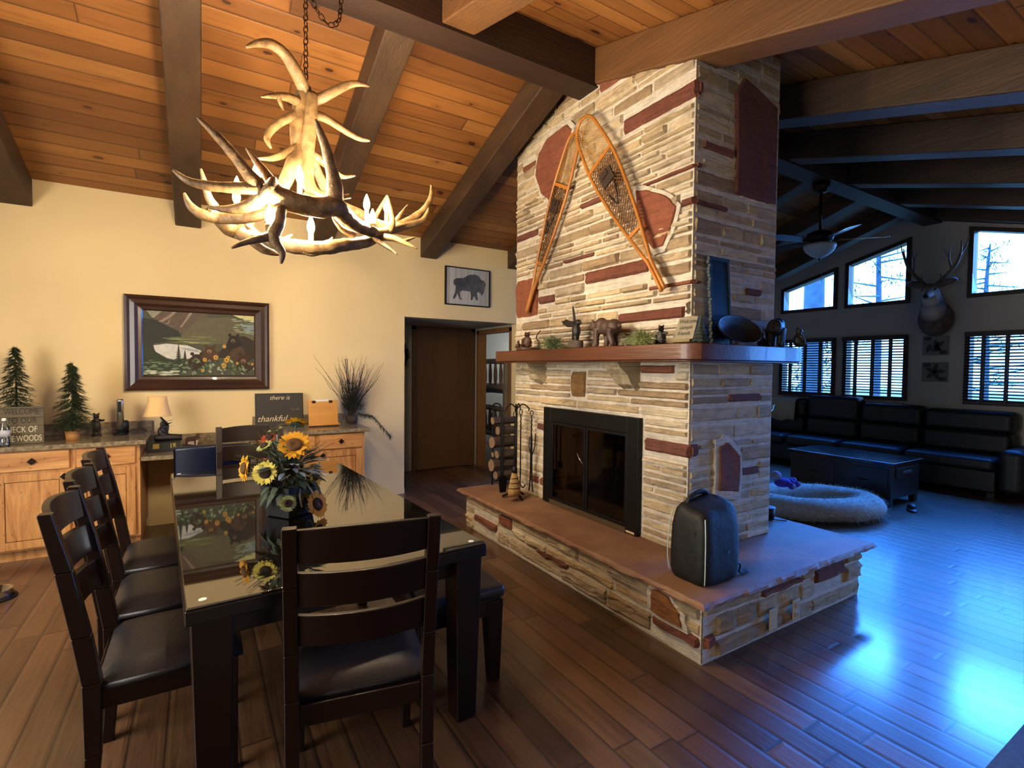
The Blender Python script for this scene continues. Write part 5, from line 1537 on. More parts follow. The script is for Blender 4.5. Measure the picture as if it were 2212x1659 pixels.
# ------------------------------------------------------------------ hearth things
HZ = .3462
ts_ = thing('fireplace_tool_stand', 'black iron fireplace tool stand on the hearth by the firebox', 'tool stand', (2.38, 3.77, HZ))
b = MB()
b.cyl((0, 0, .03), (0, 0, .80), .0095, 10)
for a in (0, 2.1, 4.2):
    P = spline([(0, 0, .04), (.05 * math.cos(a + .4), .05 * math.sin(a + .4), .045), (.12 * math.cos(a + .4), .12 * math.sin(a + .4), .012)], 5); b.tube(P, [.012] * 5 + [.01] * (len(P) - 5), 8)
b.build('post_and_feet', W['iron'], ts_, smooth=True)
b = MB()
TOP = [(-.095, .02), (.075, .06), (-.06, -.075), (.095, -.05)]
for x, y in TOP:
    P = spline([(0, 0, .79), (x * .5, y * .5, .835), (x, y, .80), (x, y, .775)], 6); b.tube(P, .006, 8)
b.ell((0, 0, .805), .015)
b.build('hook_arms', W['iron'], ts_, smooth=True)
def tool(name, label, k):
    x, y = TOP[k]
    t = thing(name, label, 'fireplace tool', (2.38 + x * 1.25, 3.77 + y * 1.25, HZ))
    b = MB()
    ring = [(0 + .016 * math.sin(2 * PI * i / 14), 0, .755 + .024 * math.cos(2 * PI * i / 14)) for i in range(14)]
    b.tube(ring, .0035, 6, closed=True)
    b.tube([(.0025 * math.cos(i * .9), .0025 * math.sin(i * .9), .732 - i * .006) for i in range(26)], .006, 6)
    b.build('twisted_handle', W['iron'], t, smooth=True)
    return t
t = tool('fireplace_broom', 'straw hearth broom hanging on the tool stand', 2)
MB().cyl((0, 0, .58), (0, 0, .30), .006, 8).build('rod', W['iron'], t)
MB().lathe([(.022, .25), (.026, .255), (.024, .30), (.008, .31)], 14).build('ferrule', W['black'], t, smooth=True)
st_ = simple('broom_straw', '#b48e56', .8, nz=.4, ns=2, stretch=(60, 60, 3), bump=.6, bs=3)
MB().lathe([(.0, .055), (.062, .055), (.058, .1), (.046, .17), (.032, .225), (.024, .252)], 22, sx=1, sy=.62, wob=lambda a, z: 1 + .05 * math.sin(11 * a)).build('straw', st_, t, smooth=True)
b = MB()
for z, r in ((.12, .055), (.165, .048), (.205, .039)): b.tube([(r * math.cos(2 * PI * i / 18), r * .66 * math.sin(2 * PI * i / 18), z) for i in range(18)], .0028, 6, closed=True)
b.build('binding_wire', W['black'], t)
t = tool('fireplace_poker', 'iron poker hanging on the tool stand', 1)
MB().tube(spline([(0, 0, .58), (0, 0, .2), (0, 0, .1), (.02, -.02, .07), (.035, -.03, .1)], 5), .006, 8).build('rod', W['iron'], t, smooth=True)
t = tool('fireplace_tongs', 'iron tongs with open arms hanging on the tool stand nearest the firebox', 3)
b = MB()
for s in (-1, 1): b.tube(spline([(0, 0, .58), (0, s * .008, .5), (0, s * .012, .2), (0, s * .03, .06)], 6), .006, 8)
b.tube(spline([(0, .0, .36), (0, -.05, .46), (0, -.062, .58)], 5), .005, 6); b.tube(spline([(0, 0, .36), (0, .035, .45), (0, .03, .54)], 5), .005, 6)
b.build('arms', W['iron'], t, smooth=True)
t = tool('ash_shovel', 'iron ash shovel hanging on the tool stand beside the log holder', 0)
MB().cyl((0, 0, .58), (0, 0, .2), .006, 8).build('rod', W['iron'], t)
MB().prism([(-.03, .06), (.03, .06), (.045, .19), (.0, .215), (-.045, .19)], -.003, .003, Matrix.Rotation(PI / 2, 4, 'X')).build('pan', W['iron'], t)

lh = thing('log_holder', 'tall black iron firewood holder at the hearth end by the hallway', 'log holder', (2.62, 4.235, HZ))
b = MB()
for x in (-.17, .17):
    P = spline([(x, -.085, .0), (x, -.085, .5), (x, -.085, .74), (x, -.05, .80), (x, .05, .80), (x, .085, .74), (x, .085, .5), (x, .085, .0)], 5); b.tube(P, .008, 8)
for y in (-.085, .085): b.tube([(-.17, y, .035), (.17, y, .035)], .008, 8)
for x in (-.08, .08): b.tube([(x, -.085, .035), (x, .085, .035)], .006, 8)
b.build('iron_frame', W['iron'], lh, smooth=True)
bark = simple('log_bark', '#453629', .9, nz=.5, ns=14, bump=.8, bs=25)
endm = simple('log_end', '#8f7358', .8, nz=.4, ns=12)
random.seed(77)
zz = .045
for k, (y, z, r, w) in enumerate(((-.035, .115, .042, 'bottom of the holder, broad end'), (.036, .10, .027, 'bottom of the holder, slim'), (.0, .205, .062, 'second layer of the holder, thickest'), (-.03, .315, .045, 'third layer of the holder, grey bark'), (.044, .30, .028, 'third layer of the holder, slim and round'), (.0, .425, .058, 'fourth layer of the holder, cut face pale'), (-.02, .535, .045, 'near the top of the holder'), (.01, .632, .042, 'topmost of the holder, split red wedge'))):
    t = thing('firewood_log', 'firewood log, ' + w, 'firewood log', (2.62 + .03 * math.sin(k * 2.3), 4.235 + y * .92, HZ + z * 1.015 + .002), rz=.012 * math.sin(k * 1.7), group='firewood in the iron holder')
    nn = 14
    sh_ = [r * random.uniform(.86, 1.0) for _ in range(nn)]
    if k in (3, 7):
        for i in range(3, 8): sh_[i] *= .72
    vs = []
    for x in (-.2, -.07, .07, .2):
        for i in range(nn): vs.append((x, sh_[i] * math.cos(2 * PI * i / nn), sh_[i] * math.sin(2 * PI * i / nn)))
    fs = []
    for j in range(3):
        for i in range(nn): fs.append((j * nn + i, j * nn + (i + 1) % nn, (j + 1) * nn + (i + 1) % nn, (j + 1) * nn + i))
    b = MB(); b.add(vs, fs); b.build('bark', bark, t)
    b = MB()
    b.add([(-.2005, sh_[i] * math.cos(2 * PI * i / nn), sh_[i] * math.sin(2 * PI * i / nn)) for i in range(nn)], [tuple(range(nn))]); b.add([(.2005, sh_[i] * math.cos(2 * PI * i / nn), sh_[i] * math.sin(2 * PI * i / nn)) for i in range(nn)], [tuple(range(nn))])
    b.build('cut_ends', endm, t)

# gas log set behind the glass doors
gl = thing('fireplace_log_set', 'ashen log set on a grate behind the glass fireplace doors', 'log set', (2.86, 2.86, .353))
b = MB()
for y in (-.18, -.09, 0, .09, .18): b.tube(spline([(-.12, y, .10), (-.10, y, .05), (0, y, .045), (.12, y, .045)], 4), .008, 6)
for x in (-.1, .1):
    for y in (-.16, .16): b.cyl((x, y, 0), (x, y, .05), .008, 6)
b.build('grate', W['iron'], gl)
lg = simple('ash_log', '#b3a596', .9, nz=.4, ns=9, bump=.8, bs=25)
for pts, r in (([(-.02, -.24, .12), (0, 0, .11), (-.01, .22, .12)], .055), ([(.08, -.2, .12), (.07, .2, .13)], .05), ([(-.06, -.16, .2), (.03, .0, .24), (.06, .14, .22)], .055), ([(.02, -.10, .22), (.04, -.02, .30), (.05, .05, .28)], .045)):
    P = spline(pts, 6); b = MB().tube(P, [r * random.uniform(.85, 1.1) for _ in P], 10); b.build('log', lg, gl, smooth=True)

# backpack
bk = thing('backpack', 'black backpack with pale reflective piping standing on the hearth corner', 'backpack', (2.40, 1.815, HZ), rad(0))
fab = simple('black_nylon', '#050507', .65, nz=.3, ns=12, bump=.5, bs=14)
b = MB()
secs = [(.0, .145, .105), (.012, .155, .116), (.05, .16, .122), (.12, .162, .125), (.20, .160, .124), (.28, .156, .12), (.34, .152, .112), (.385, .147, .10), (.405, .135, .085), (.412, .10, .06)]
nn = 40
vs = []
for (z, hx, hy) in secs:
    for i in range(nn):
        a = 2 * PI * i / nn
        ca, sa = math.cos(a), math.sin(a)
        q = (abs(ca) ** 7 + abs(sa) ** 7) ** (-1 / 7)
        wv = 1 + .03 * mnoise.noise(V((ca * 2.2, sa * 2.2, z * 16))) + .012 * mnoise.noise(V((ca * 7, sa * 7, z * 30)))
        dz = .02 * ca + .015 * sa if z > .38 else 0
        vs.append((hx * ca * q * wv + .03 * z, hy * sa * q * wv + .02 * z, z + dz))
fs = [tuple(range(nn - 1, -1, -1)), tuple((len(secs) - 1) * nn + i for i in range(nn))]
for j in range(len(secs) - 1):
    for i in range(nn): fs.append((j * nn + i, j * nn + (i + 1) % nn, (j + 1) * nn + (i + 1) % nn, (j + 1) * nn + i))
b.add(vs, fs)
b.build('bag_body', fab, bk, smooth=True)
pip = simple('reflective_piping', '#bcd4d0', .4)
b = MB()
b.tube(spline([(-.142, -.112, .015), (-.152, -.121, .06), (-.152, -.121, .13), (-.145, -.115, .26), (-.132, -.10, .36)], 6), .0032, 6)
b.tube(spline([(-.146, .12, .03), (-.156, .126, .12), (-.149, .124, .26), (-.137, .112, .37)], 6), .0032, 6)
b.build('piping', pip, bk)
MB().ell((-.02, .125, .10), (.075, .025, .085)).build('side_pocket', fab, bk, smooth=True)
b = MB()
P = spline([(-.07, .07, .385), (-.05, .07, .43), (.03, .07, .455), (.09, .07, .44), (.11, .07, .39)], 6); b.tube(P, .02, 8, flat=.6)
b.build('grab_handle', fab, bk, smooth=True)
b = MB()
for y in (-.05, .05):
    P = spline([(.13, y, .37), (.17, y, .25), (.16, y - .01, .1), (.21, y - .03, .05), (.19, y - .04, .014), (.25, y - .05, .012)], 6); b.tube(P, .014, 8, flat=.4)
b.build('shoulder_strap', fab, bk, smooth=True)
b = MB()
b.cbox((-.147, -.05, .27), (.003, .006, .03)); b.cbox((.03, -.131, .17), (.006, .003, .022))
b.build('zip_pull', W['chrome'], bk)
# roasting fork stand at the far hearth corner
rf = thing('roasting_fork', 'slim iron fork standing in a small black pot at the far hearth corner', 'fireplace tool', (3.76, 2.28, HZ))
MB().lathe([(0, 0), (.05, 0), (.06, .09), (.05, .092), (0, .085)], 16).build('pot', W['black'], rf, smooth=True)
b = MB()
b.cyl((0, 0, .08), (0, 0, .84), .0065, 8)
b.build('shaft', W['chrome'], rf)
b = MB()
b.tube(spline([(-.05, 0, .89), (-.03, 0, .85), (0, 0, .84), (.03, 0, .85), (.05, 0, .89)], 4), .006, 8); b.cyl((0, 0, .70), (0, 0, .84), .011, 8)
b.build('forked_head', W['chrome'], rf, smooth=True)
MB().tube(spline([(-.05, .01, .005), (.0, -.08, .008), (.06, -.12, .004)], 5), .004, 6).build('trailing_wire', W['black'], rf)
# ------------------------------------------------------------------ living room
bl_m = simple('dark_wood_slat', '#2c1a14', .5, nz=.2, ns=4)
def blind(label, a, b, zb):
    t = thing('window_blind', label, 'window blind', (8.935, (a + b) / 2, 0), group='wooden blinds on the lower gable windows')
    h = (b - a) / 2 - .01
    MB().box((-.03, -h, 1.985), (.03, h, 2.05)).build('headrail', bl_m, t, bevel=.004)
    s = MB()
    z = 1.965
    while z > zb + .03:
        M = Matrix.Translation((0, 0, z)) @ Matrix.Rotation(rad(22), 4, 'Y')
        s.box((-.024, -h, -.0015), (.024, h, .0015), M)
        z -= .042
    s.build('slats', bl_m, t)
    MB().box((-.025, -h, zb), (.025, h, zb + .022)).build('bottom_rail', bl_m, t, bevel=.003)
    for k in (-.55, 0, .55):
        tb = MB()
        for x in (-.026, .026): tb.box((x - .001, k * h - .016, zb + .02), (x + .001, k * h + .016, 1.99))
        tb.build('ladder_tape', bl_m, t)
blind('dark wooden blind on the lower gable window beside the chimney', UP[0][0], UP[0][1], 1.07)
blind('dark wooden blind on the lower gable window behind the tall sofa cushion', UP[1][0], UP[1][1], 1.10)
blind('dark wooden blind on the lower gable window beyond the two small plaques', UP[2][0], UP[2][1], 1.0 + .07)
blind('dark wooden blind on the lower gable window nearest the glass door', UP[3][0], UP[3][1], 1.07)

lth = simple('black_brown_leather', '#14110f', .5, nz=.3, ns=9, bump=.2, bs=60)
so = thing('leather_sofa', 'long black leather recliner sofa under the gable windows', 'sofa', (8.42, 3.6, 0))
MB().box((-.42, -1.55, .06), (.45, 1.75, .33)).build('base', lth, so, bevel=.03, seg=3)
for k, (a, b, zt) in enumerate(((-1.55, -.62, 1.0), (-.60, .18, 1.02), (.20, .98, 1.10), (1.0, 1.75, 1.0))):
    MB().box((-.48, a + .01, .31), (.22, b - .01, .47)).build('seat_cushion', lth, so, bevel=.06, seg=4)
    bm = MB()
    for (z0, z1, x0) in ((.45, .74, .12), (.72, zt, .16)):
        bm.box((x0, a + .01, z0), (.46, b - .01, z1))
    bm.build('back_cushion', lth, so, bevel=.07, seg=4)
ar = MB().box((-.45, -1.80, .06), (.40, -1.56, .60))
ar.build('armrest', lth, so, bevel=.09, seg=5)
for sy in (-1.5, 1.7):
    for sx in (-.36, .38): MB().cbox((sx, sy, .03), (.07, .07, .06)).build('foot', lth, so)
MB().box((-.45, 1.76, .06), (.40, 1.98, .60)).build('armrest', lth, so, bevel=.09, seg=5)
th = thing('throw_blanket', 'cream throw blanket hanging over the far end of the sofa back', 'blanket', (8.42, 3.6, 0))
b = MB()
vs, fs = [], []
cols = 10
path = [(.075, .66), (.085, .80), (.10, .96), (.14, 1.022), (.25, 1.032), (.42, 1.03), (.475, 1.02), (.485, .9)]
for j in range(cols + 1):
    y = 1.13 + .46 * j / cols
    for i, (x, z) in enumerate(path): vs.append((x + .008 * math.sin(j * 1.7 + i), y, z + .004 * math.sin(j * 2.3) + (.02 * math.sin(j * .9) if i == 0 else 0)))
for j in range(cols):
    for i in range(len(path) - 1):
        q = j * len(path) + i
        fs.append((q, q + 1, q + len(path) + 1, q + len(path)))
b.add(vs, fs)
b.build('blanket_cloth', simple('cream_fleece', '#b7a78d', .9, bump=.4, bs=60), th, smooth=True, solid=.008)

ct = thing('coffee_table', 'dark low chest coffee table with drawers in front of the sofa', 'coffee table', (6.78, 3.05, 0), rad(-1))
dkw = simple('dark_chest_wood', '#1d1512', .4, nz=.3, ns=2, stretch=(8, 1, 8), coat=.2)
MB().box((-.34, -.56, .09), (.34, .56, .46)).build('chest_body', dkw, ct, bevel=.006)
MB().box((-.37, -.59, .46), (.37, .59, .50)).build('top', simple('chest_top', '#241c1a', .16, nz=.3, ns=2, stretch=(8, 1, 1), coat=.5), ct, bevel=.006)
for sx in (-1, 1):
    for sy in (-1, 1): MB().cbox((sx * .30, sy * .52, .045), (.07, .07, .09)).build('foot', dkw, ct, bevel=.01)
for y in (-.28, .28):
    d = MB().box((-.352, y - .25, .14), (-.341, y + .25, .42)).build('drawer', dkw, ct, bevel=.004)
    MB().tube(spline([(-.353, y - .05, .28), (-.375, y - .04, .275), (-.375, y + .04, .275), (-.353, y + .05, .28)], 4), .005, 6).build('drawer_pull', W['bronze'], d)
dd = MB().box((-.25, -.572, .32), (.25, -.561, .43)).build('drawer', dkw, ct, bevel=.004)
MB().cbox((0, -.576, .375), (.2, .008, .03)).build('drawer_pull', simple('pewter', '#77736c', .4, metal=.8), dd, bevel=.003)
t = thing('slipper', 'dark slipper lying on the floor by the coffee table corner', 'slipper', (6.55, 2.34, 0), rad(25))
MB().lathe([(0, 0), (.045, 0), (.047, .012), (.04, .02), (0, .02)], 18, sx=2.6, sy=1).build('sole', lth, t, smooth=True)
MB().ell((.05, 0, .03), (.065, .043, .032)).build('upper', lth, t, smooth=True)

# dog bed
random.seed(55)
db = thing('dog_bed', 'oval shaggy cream dog bed on the floor behind the hearth', 'dog bed', (5.50, 2.86, 0), rad(-33))
fur = simple('shaggy_fleece', '#b5aa9a', .95, nz=.35, ns=30)
A_, B_ = .56, .34
b = MB(); hair = MB()
vs, fs = [], []
nu, nv = 56, 18
for i in range(nu):
    a = 2 * PI * i / nu
    c = V((A_ * math.cos(a), B_ * math.sin(a), .115)); d = V((math.cos(a) * B_, math.sin(a) * A_, 0)).normalized()
    for j in range(nv):
        t_ = 2 * PI * j / nv
        rr = 1 + .09 * mnoise.noise(V((a * 4, math.sin(t_) * 2, math.cos(t_) * 2)))
        p = c + d * (.155 * math.cos(t_) * rr) + V((0, 0, .113 * math.sin(t_) * rr))
        p.z = max(p.z, .003)
        vs.append(p)
        nrm = (d * math.cos(t_) + V((0, 0, math.sin(t_))))
        if math.sin(t_) > -.75:
            for q in range(6):
                o = p + V((random.uniform(-.02, .02), random.uniform(-.02, .02), 0))
                if o.z > .01: hair.leaf(o - nrm * .006, nrm + V((random.uniform(-.9, .9), random.uniform(-.9, .9), random.uniform(-.6, .3))), random.uniform(.03, .055), .012, n=1)
for i in range(nu):
    for j in range(nv):
        fs.append((i * nv + j, ((i + 1) % nu) * nv + j, ((i + 1) % nu) * nv + (j + 1) % nv, i * nv + (j + 1) % nv))
b.add(vs, fs)
b.v += hair.v and []
off = len(b.v); b.v.extend(hair.v); b.f.extend(tuple(off + i for i in f) for f in hair.f)
b.build('bolster', fur, db, smooth=True)
b = MB()
b.ell((0, 0, .05), (A_ * .92, B_ * .9, .045), 36, 8)
for k in range(1200):
    a = random.uniform(0, 2 * PI); r = random.random() ** .5 * .85
    p = (A_ * r * math.cos(a), B_ * r * math.sin(a), .05 + .045 * math.sqrt(max(0, 1 - r * r)))
    b.leaf(p, (random.uniform(-1, 1), random.uniform(-1, 1), .8), .03, .012, n=1)
b.v = [V((p.x, p.y, max(.004, p.z))) for p in map(V, b.v)]
b.build('cushion', fur, db, smooth=True)
t = thing('plush_toy', 'purple and grey plush toy lying in the dog bed', 'plush toy', (5.36, 3.08, .24), rad(-20))
pur = simple('purple_plush', '#4a2a86', .9, bump=.4, bs=90); gp = simple('grey_plush', '#8a7f90', .9, bump=.4, bs=90)
MB().ell((0, 0, .05), (.10, .065, .05)).build('toy_body', pur, t, smooth=True)
MB().ell((-.07, .03, .12), (.06, .055, .055)).build('toy_head', gp, t, smooth=True)
for p in ((.12, -.05, .04), (.15, .04, .06), (.03, -.09, .03)):
    b = MB().tube([(p[0] * .5, p[1] * .5, .05), p], [.035, .03], 10); b.ell(p, .036); b.build('toy_limb', pur, t, smooth=True)
    MB().ell((p[0] * 1.18, p[1] * 1.18, p[2] * 1.05), .026).build('toy_paw', gp, t, smooth=True)

# deer shoulder mount
hide = NT('deer_hide')
o3 = hide.xyz(hide.obj())
vm = hide.new('ShaderNodeVectorMath', operation='DISTANCE'); hide.put(vm.inputs[0], hide.obj()); vm.inputs[1].default_value = (-.46, .0, .40)
vm2 = hide.new('ShaderNodeVectorMath', operation='DISTANCE'); hide.put(vm2.inputs[0], hide.obj()); vm2.inputs[1].default_value = (-.30, .0, .25)
w_ = hide.math('MAXIMUM', hide.math('MULTIPLY', hide.math('SUBTRACT', 1.0, hide.math('DIVIDE', vm.outputs['Value'], .17), clamp=True), 2.2, clamp=True), hide.math('MULTIPLY', hide.math('SUBTRACT', 1.0, hide.math('DIVIDE', vm2.outputs['Value'], .16), clamp=True), 1.6, clamp=True))
gg = hide.ramp(hide.noise(hide.obj(), 14, 4), [(.3, lin('#4f3f34')), (.7, lin('#77665a'))])
hide.set(col=hide.mix(hide.math('MULTIPLY', w_, .85), gg, lin('#cfc8bd')), rough=.85)
dm = thing('deer_mount', 'mule deer head mount with antlers on the gable wall between the windows', 'deer mount', (8.985, 2.99, 2.10), rad(6))
beast('head_and_shoulders', dm, hide.m, [((-.09, 0, .15), (.10, .21, .25)), ((-.15, 0, .12), (.16, .17, .2)), ((-.42, 0, .52), (.12, .085, .10)), ((-.50, 0, .46), (.09, .06, .06)), ((-.575, 0, .425), (.05, .045, .045))],
      [([(-.10, 0, .14), (-.22, 0, .28), (-.33, 0, .42), (-.41, 0, .52)], [.2, .155, .115, .1]), ([(-.38, .07, .58), (-.38, .15, .62), (-.37, .24, .64), (-.36, .28, .63)], [.035, .052, .045, .012]), ([(-.38, -.07, .58), (-.38, -.15, .62), (-.37, -.24, .64), (-.36, -.28, .63)], [.035, .052, .045, .012])], .012)
MB().ell((-.618, 0, .425), (.02, .032, .024)).build('nose', W['black'], dm, smooth=True)
for s in (-1, 1): MB().ell((-.475, s * .068, .525), .016).build('eye', W['black'], dm, smooth=True)
for s in (-1, 1):
    b = MB()
    for pts, r in (([(-.38, .05, .6), (-.36, .13, .68), (-.36, .22, .78), (-.38, .27, .90), (-.42, .28, 1.02)], [.024, .022, .02, .016, .005]), ([(-.365, .19, .745), (-.42, .17, .86), (-.44, .19, .98)], [.016, .012, .004]), ([(-.37, .26, .87), (-.33, .31, .98), (-.33, .33, 1.08)], [.013, .01, .004]), ([(-.42, .17, .86), (-.46, .13, .95)], [.01, .004]), ([(-.36, .10, .65), (-.41, .09, .71)], [.012, .004])):
        P, R = spline([(x, y * s * 1.12, .6 + (z - .6) * 1.3) for x, y, z in pts], 5, r); b.tube(P, R, 8)
    b.build('antler', simple('deer_antler', '#6b5b4c', .5, nz=.4, ns=30) if 'deer_antler' not in bpy.data.materials else bpy.data.materials['deer_antler'], dm, smooth=True)

grp = 'small square plaques under the deer mount'
for k, (z, w) in enumerate(((1.88, 'upper small square wall plaque with a crossed leaf relief, under the deer mount'), (1.50, 'lower small square wall plaque with a round leaf relief, under the deer mount'))):
    t = thing('wall_plaque', w, 'wall plaque', (8.997, 3.0, z), group=grp)
    MB().box((-.016, -.15, -.14), (-.002, .15, .14)).build('board', simple('plaque_grey_%d' % k, '#827c74', .8, nz=.3, ns=10), t, bevel=.003)
    b = MB()
    for i in range(5):
        a = i * 1.256 + .5 * k
        b.leaf((-.018, 0, 0) if k else (-.018, -.06 + .03 * i, -.06 + .02 * i), (0, math.cos(a), math.sin(a)), .13, .06, up=(-1, 0, 0), bend=0, n=4)
    b.box((-.02, -.13, -.125), (-.0165, -.05, -.075)); b.box((-.02, .05, .075), (-.0165, .13, .125))
    b.build('leaf_relief', simple('plaque_dark_%d' % k, '#3f3c38', .8), t)

# ceiling fan
fn = thing('ceiling_fan', 'dark ceiling fan with a frosted bowl light hanging from the ridge beam', 'ceiling fan', (5.98, 3.09, 0))
MB().lathe([(0, 3.50), (.06, 3.51), (.085, 3.56), (.09, 3.6185), (0, 3.6185)], 24).build('canopy', W['bronze'], fn, smooth=True)
MB().cyl((0, 0, 3.06), (0, 0, 3.52), .016, 12).build('downrod', W['bronze'], fn, smooth=True)
MB().lathe([(0, 2.93), (.08, 2.93), (.12, 2.96), (.14, 3.0), (.13, 3.05), (.06, 3.08), (0, 3.085)], 28).build('motor_housing', W['bronze'], fn, smooth=True)
blm = simple('fan_blade_wood', '#3a2a20', .3, nz=.3, ns=3, coat=.4)
for k in range(5):
    a = k * 2 * PI / 5 + .35
    M = Matrix.Rotation(a, 4, 'Z') @ Matrix.Translation((0, 0, 2.965)) @ Matrix.Rotation(rad(12), 4, 'X')
    out = [(.18, -.05), (.30, -.062), (.55, -.07), (.64, -.055), (.665, 0), (.64, .055), (.55, .07), (.30, .062), (.18, .05)]
    bl = MB().prism(out, -.003, .003, M).build('blade', blm, fn)
    MB().box((.10, -.02, -.008), (.22, .02, -.0035), M).build('blade_bracket', W['bronze'], bl)
frost = NT('frosted_bowl'); frost.set(col=lin('#a9b1b0'), rough=.5, trans=.0, sss=.3)
MB().lathe([(.0, 2.77), (.03, 2.775), (.09, 2.805), (.14, 2.85), (.165, 2.90), (.16, 2.925), (0, 2.928)], 28).build('glass_bowl', frost.m, fn, smooth=True)
MB().lathe([(0, 2.745), (.012, 2.75), (.01, 2.77), (0, 2.772)], 12).build('finial', W['bronze'], fn, smooth=True)
MB().cyl((.02, -.02, 2.5), (.02, -.02, 2.78), .002, 6).build('pull_chain', W['chrome'], fn)

# rug, pet bowl
rg = thing('area_rug', 'dark blue grey rug at the glass door side of the floor', 'rug', (3.9, -.55, 0))
MB().box((-1.55, -1.2, 0), (1.6, 1.19, .014)).build('pile', simple('blue_grey_rug', '#4d6684', .95, nz=.3, ns=60, bump=.4, bs=120), rg, bevel=.005)
pb = thing('pet_bowl', 'chrome pet bowl on the floor at the picture edge by the cabinets', 'pet bowl', (-1.12, 4.42, 0))
MB().lathe([(.10, 0), (.105, .004), (.085, .055), (.092, .06), (.08, .058), (.06, .012), (0, .01)], 28).build('steel_bowl', W['chrome'], pb, smooth=True)
MB().lathe([(.108, .0005), (.112, .004), (.108, .012), (.102, .012)], 28).build('rubber_ring', W['black'], pb, smooth=True)

# bunk bed seen through the bedroom door
pl_ = simple('peeled_log', '#7a6650', .6, nz=.45, ns=7)
bu = thing('log_bunk_bed', 'peeled log bunk bed seen through the bedroom doorway', 'bunk bed', (4.3, 7.12, 0))
for x in (0, 1.9):
    for y in (0, 1.1): MB().tube(spline([(x, y, 0), (x, y + .01, .9), (x, y, 1.72)], 4), .062, 12).build('post', pl_, bu, smooth=True)
for x in (0, 1.9):
    for z in (1.60, 1.16, .80, .36): MB().tube(spline([(x, .05, z), (x, .55, z + .01), (x, 1.05, z)], 4), .045, 10).build('end_rail', pl_, bu, smooth=True)
    for z0, z1 in ((1.18, 1.58), (.38, .78)):
        for k in range(5):
            y = .2 + .18 * k
            MB().tube(spline([(x, y, z0), (x + .005, y, (z0 + z1) / 2), (x, y, z1)], 3), [.02, .024, .034, .036, .034, .024, .02], 8).build('spindle', pl_, bu, smooth=True)
for y in (0, 1.1):
    for z in (1.08, .34): MB().tube([(.05, y, z), (1.85, y, z)], .045, 10).build('side_rail', pl_, bu, smooth=True)
for z in (1.06, .32):
    MB().box((.06, .06, z), (1.84, 1.04, z + .16)).build('mattress', simple('bunk_mattress_%d' % int(z * 100), '#4a5568', .9), bu, bevel=.04, seg=3)

# ------------------------------------------------------------------ outside the gable windows
struct('ground', MB().box((9.3, -25, -.4), (60, 40, -.3)), simple('outside_ground', '#6e6a5c', .9, nz=.3, ns=2))
bk1 = simple('pine_bark_outside', '#38506a', .9, nz=.5, ns=6); nd1 = simple('pine_needles_outside', '#3a6670', .9, nz=.5, ns=3)  # cyan of the blown-out windows put into the bark and needle colours
def pine(label, x, y, h, r, crown, seed, base):
    random.seed(seed)
    t = thing('pine_tree', label, 'tree', (x, y, -.3), group='pines outside the gable windows')
    P, R = spline([(0, 0, 0), (.05, .02, h * .4), (-.03, .05, h * .75), (0, 0, h)], 5, [r, r * .85, r * .5, .02])
    MB().tube(P, R, 14).build('trunk', bk1, t, smooth=True)
    b = MB()
    for k in range(int(30 * crown)):
        f = base + (1 - base) * k / (30 * crown)
        z = h * f
        L = 1.5 * crown * (1.05 - f) + .3
        a = random.uniform(0, 2 * PI)
        d = V((math.cos(a), math.sin(a), random.uniform(-.15, .25)))
        p0 = V((0, 0, z))
        b.tube([p0, p0 + d * L], [.03, .008], 5)
        for q in range(34):
            s = random.uniform(.2, 1)
            c = p0 + d * L * s + V((random.uniform(-.25, .25), random.uniform(-.25, .25), random.uniform(-.2, .2)))
            b.leaf(c, (random.uniform(-1, 1), random.uniform(-1, 1), random.uniform(-.3, 1)), .24, .09, n=1)
    b.build('branches', nd1, t)
pine('thick pine trunk outside the upper gable window by the chimney, nearer of two', 14, 7.35, 11, .28, 1.0, 61, .55)
pine('slim pine trunk outside the upper gable window by the chimney, further of two', 15.5, 9.1, 11, .16, .9, 62, .55)
pine('loose branched pine outside the upper gable window beside the deer mount', 17, 7.05, 7.6, .10, 1.15, 63, .36)
pine('low pine outside the window past the deer mount', 22, 6.0, 6.0, .12, 1.3, 64, .2)
random.seed(70)
t = thing('shrub', 'dense blue green shrub outside the upper gable window by the chimney', 'shrub', (20, 10.4, -.3))
b = MB()
for k in range(900):
    a = random.uniform(0, 2 * PI); r = random.random() ** .5
    z = random.uniform(0, 4.1) * (1 - .15 * r)
    b.leaf((1.1 * r * math.cos(a), 1.1 * r * math.sin(a), z), (random.uniform(-1, 1), random.uniform(-1, 1), random.uniform(-.2, 1)), .45, .22, n=1)
b.build('foliage', nd1, t)
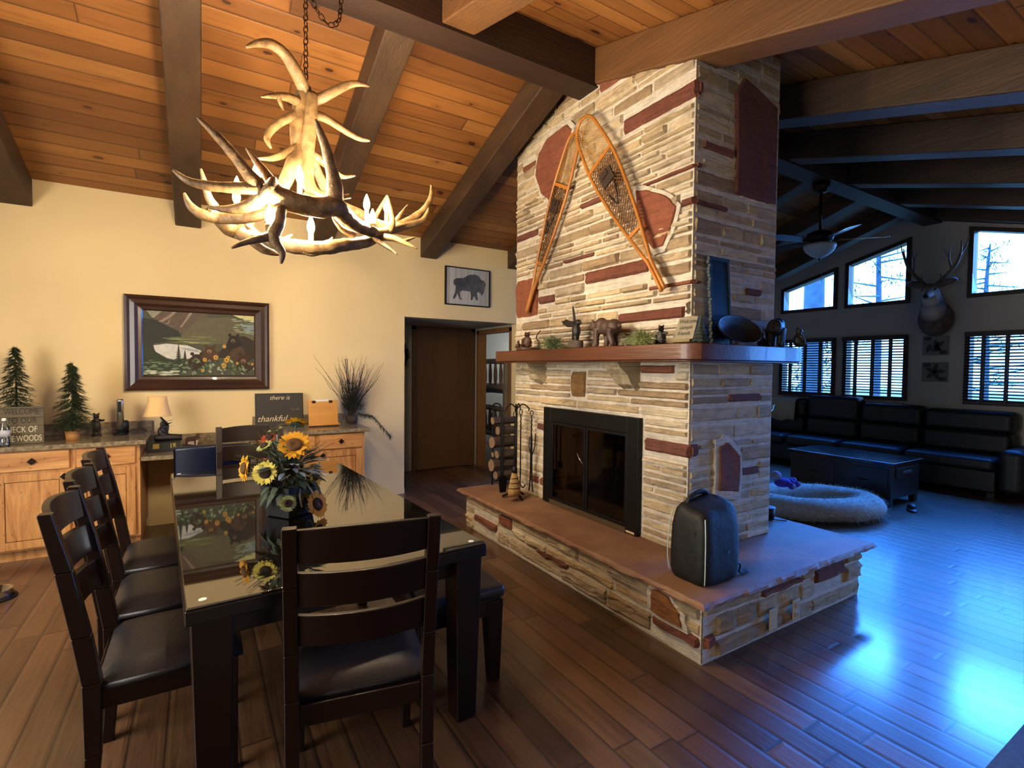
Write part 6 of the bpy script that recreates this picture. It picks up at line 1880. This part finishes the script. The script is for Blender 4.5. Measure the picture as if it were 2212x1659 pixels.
# ------------------------------------------------------------------ light
wd = bpy.data.worlds.new('sky_world')
SC.world = wd
wd.use_nodes = True
bg = wd.node_tree.nodes['Background']
bg.inputs[0].default_value = (.16, .45, 1.0, 1)
bg.inputs[1].default_value = 9.0
def area(name, loc, size, direction, power, col, portal=False, spread=180):
    l = bpy.data.lights.new(name, 'AREA')
    l.shape = 'RECTANGLE'
    l.size, l.size_y = size
    l.energy = power
    l.color = col
    l.spread = rad(spread)
    o = bpy.data.objects.new(name, l)
    COL.objects.link(o)
    o.location = loc
    o.rotation_euler = V(direction).to_track_quat('-Z', 'Y').to_euler()
    if portal: l.cycles.is_portal = True
    return o
for a, b in UP:
    area('window_portal', (9.2, (a + b) / 2, 3.0), (b - a, 1.0), (-1, 0, 0), 1, (1, 1, 1), True)
    area('window_portal', (9.2, (a + b) / 2, 1.55), (b - a, 1.0), (-1, 0, 0), 1, (1, 1, 1), True)
area('window_portal', (9.2, -1.0, 1.05), (2.5, 2.1), (-1, 0, 0), 1, (1, 1, 1), True)
# added fill lamps out of view, standing in for window light; no openings here
area('left_wall_fill', (-2.7, 2.0, 1.6), (2.2, 1.9), (1, .05, -.1), 125, (1.0, .95, .86))
area('near_wall_fill', (1.5, -2.9, 1.5), (3.0, 1.4), (0, 1, 0), 10, (1.0, .93, .82))
DAY = (.03, .22, 1.0)
for a, b in UP:
    area('window_daylight', (8.93, (a + b) / 2, 2.9), (b - a - .1, .7), (-1, 0, -.75), 32, DAY, spread=80)
    area('window_daylight', (8.88, (a + b) / 2, 1.6), (b - a - .1, .8), (-1, 0, -.35), 6, DAY, spread=100)
area('door_daylight', (8.9, -1.0, 1.2), (2.3, 1.9), (-1, .15, -.5), 50, DAY, spread=90)
area('bunk_room_daylight', (6.3, 8.3, 1.7), (1.0, 1.0), (-1, -.45, -.1), 26, (.85, .92, 1.0))
def bulb_light(p, e):
    l = bpy.data.lights.new('bulb_light', 'POINT')
    l.energy = e
    l.color = (1.0, .79, .52)
    l.shadow_soft_size = .012
    o = bpy.data.objects.new('bulb_light', l)
    COL.objects.link(o)
    o.location = p
for p in BULBS: bulb_light(p, 22)
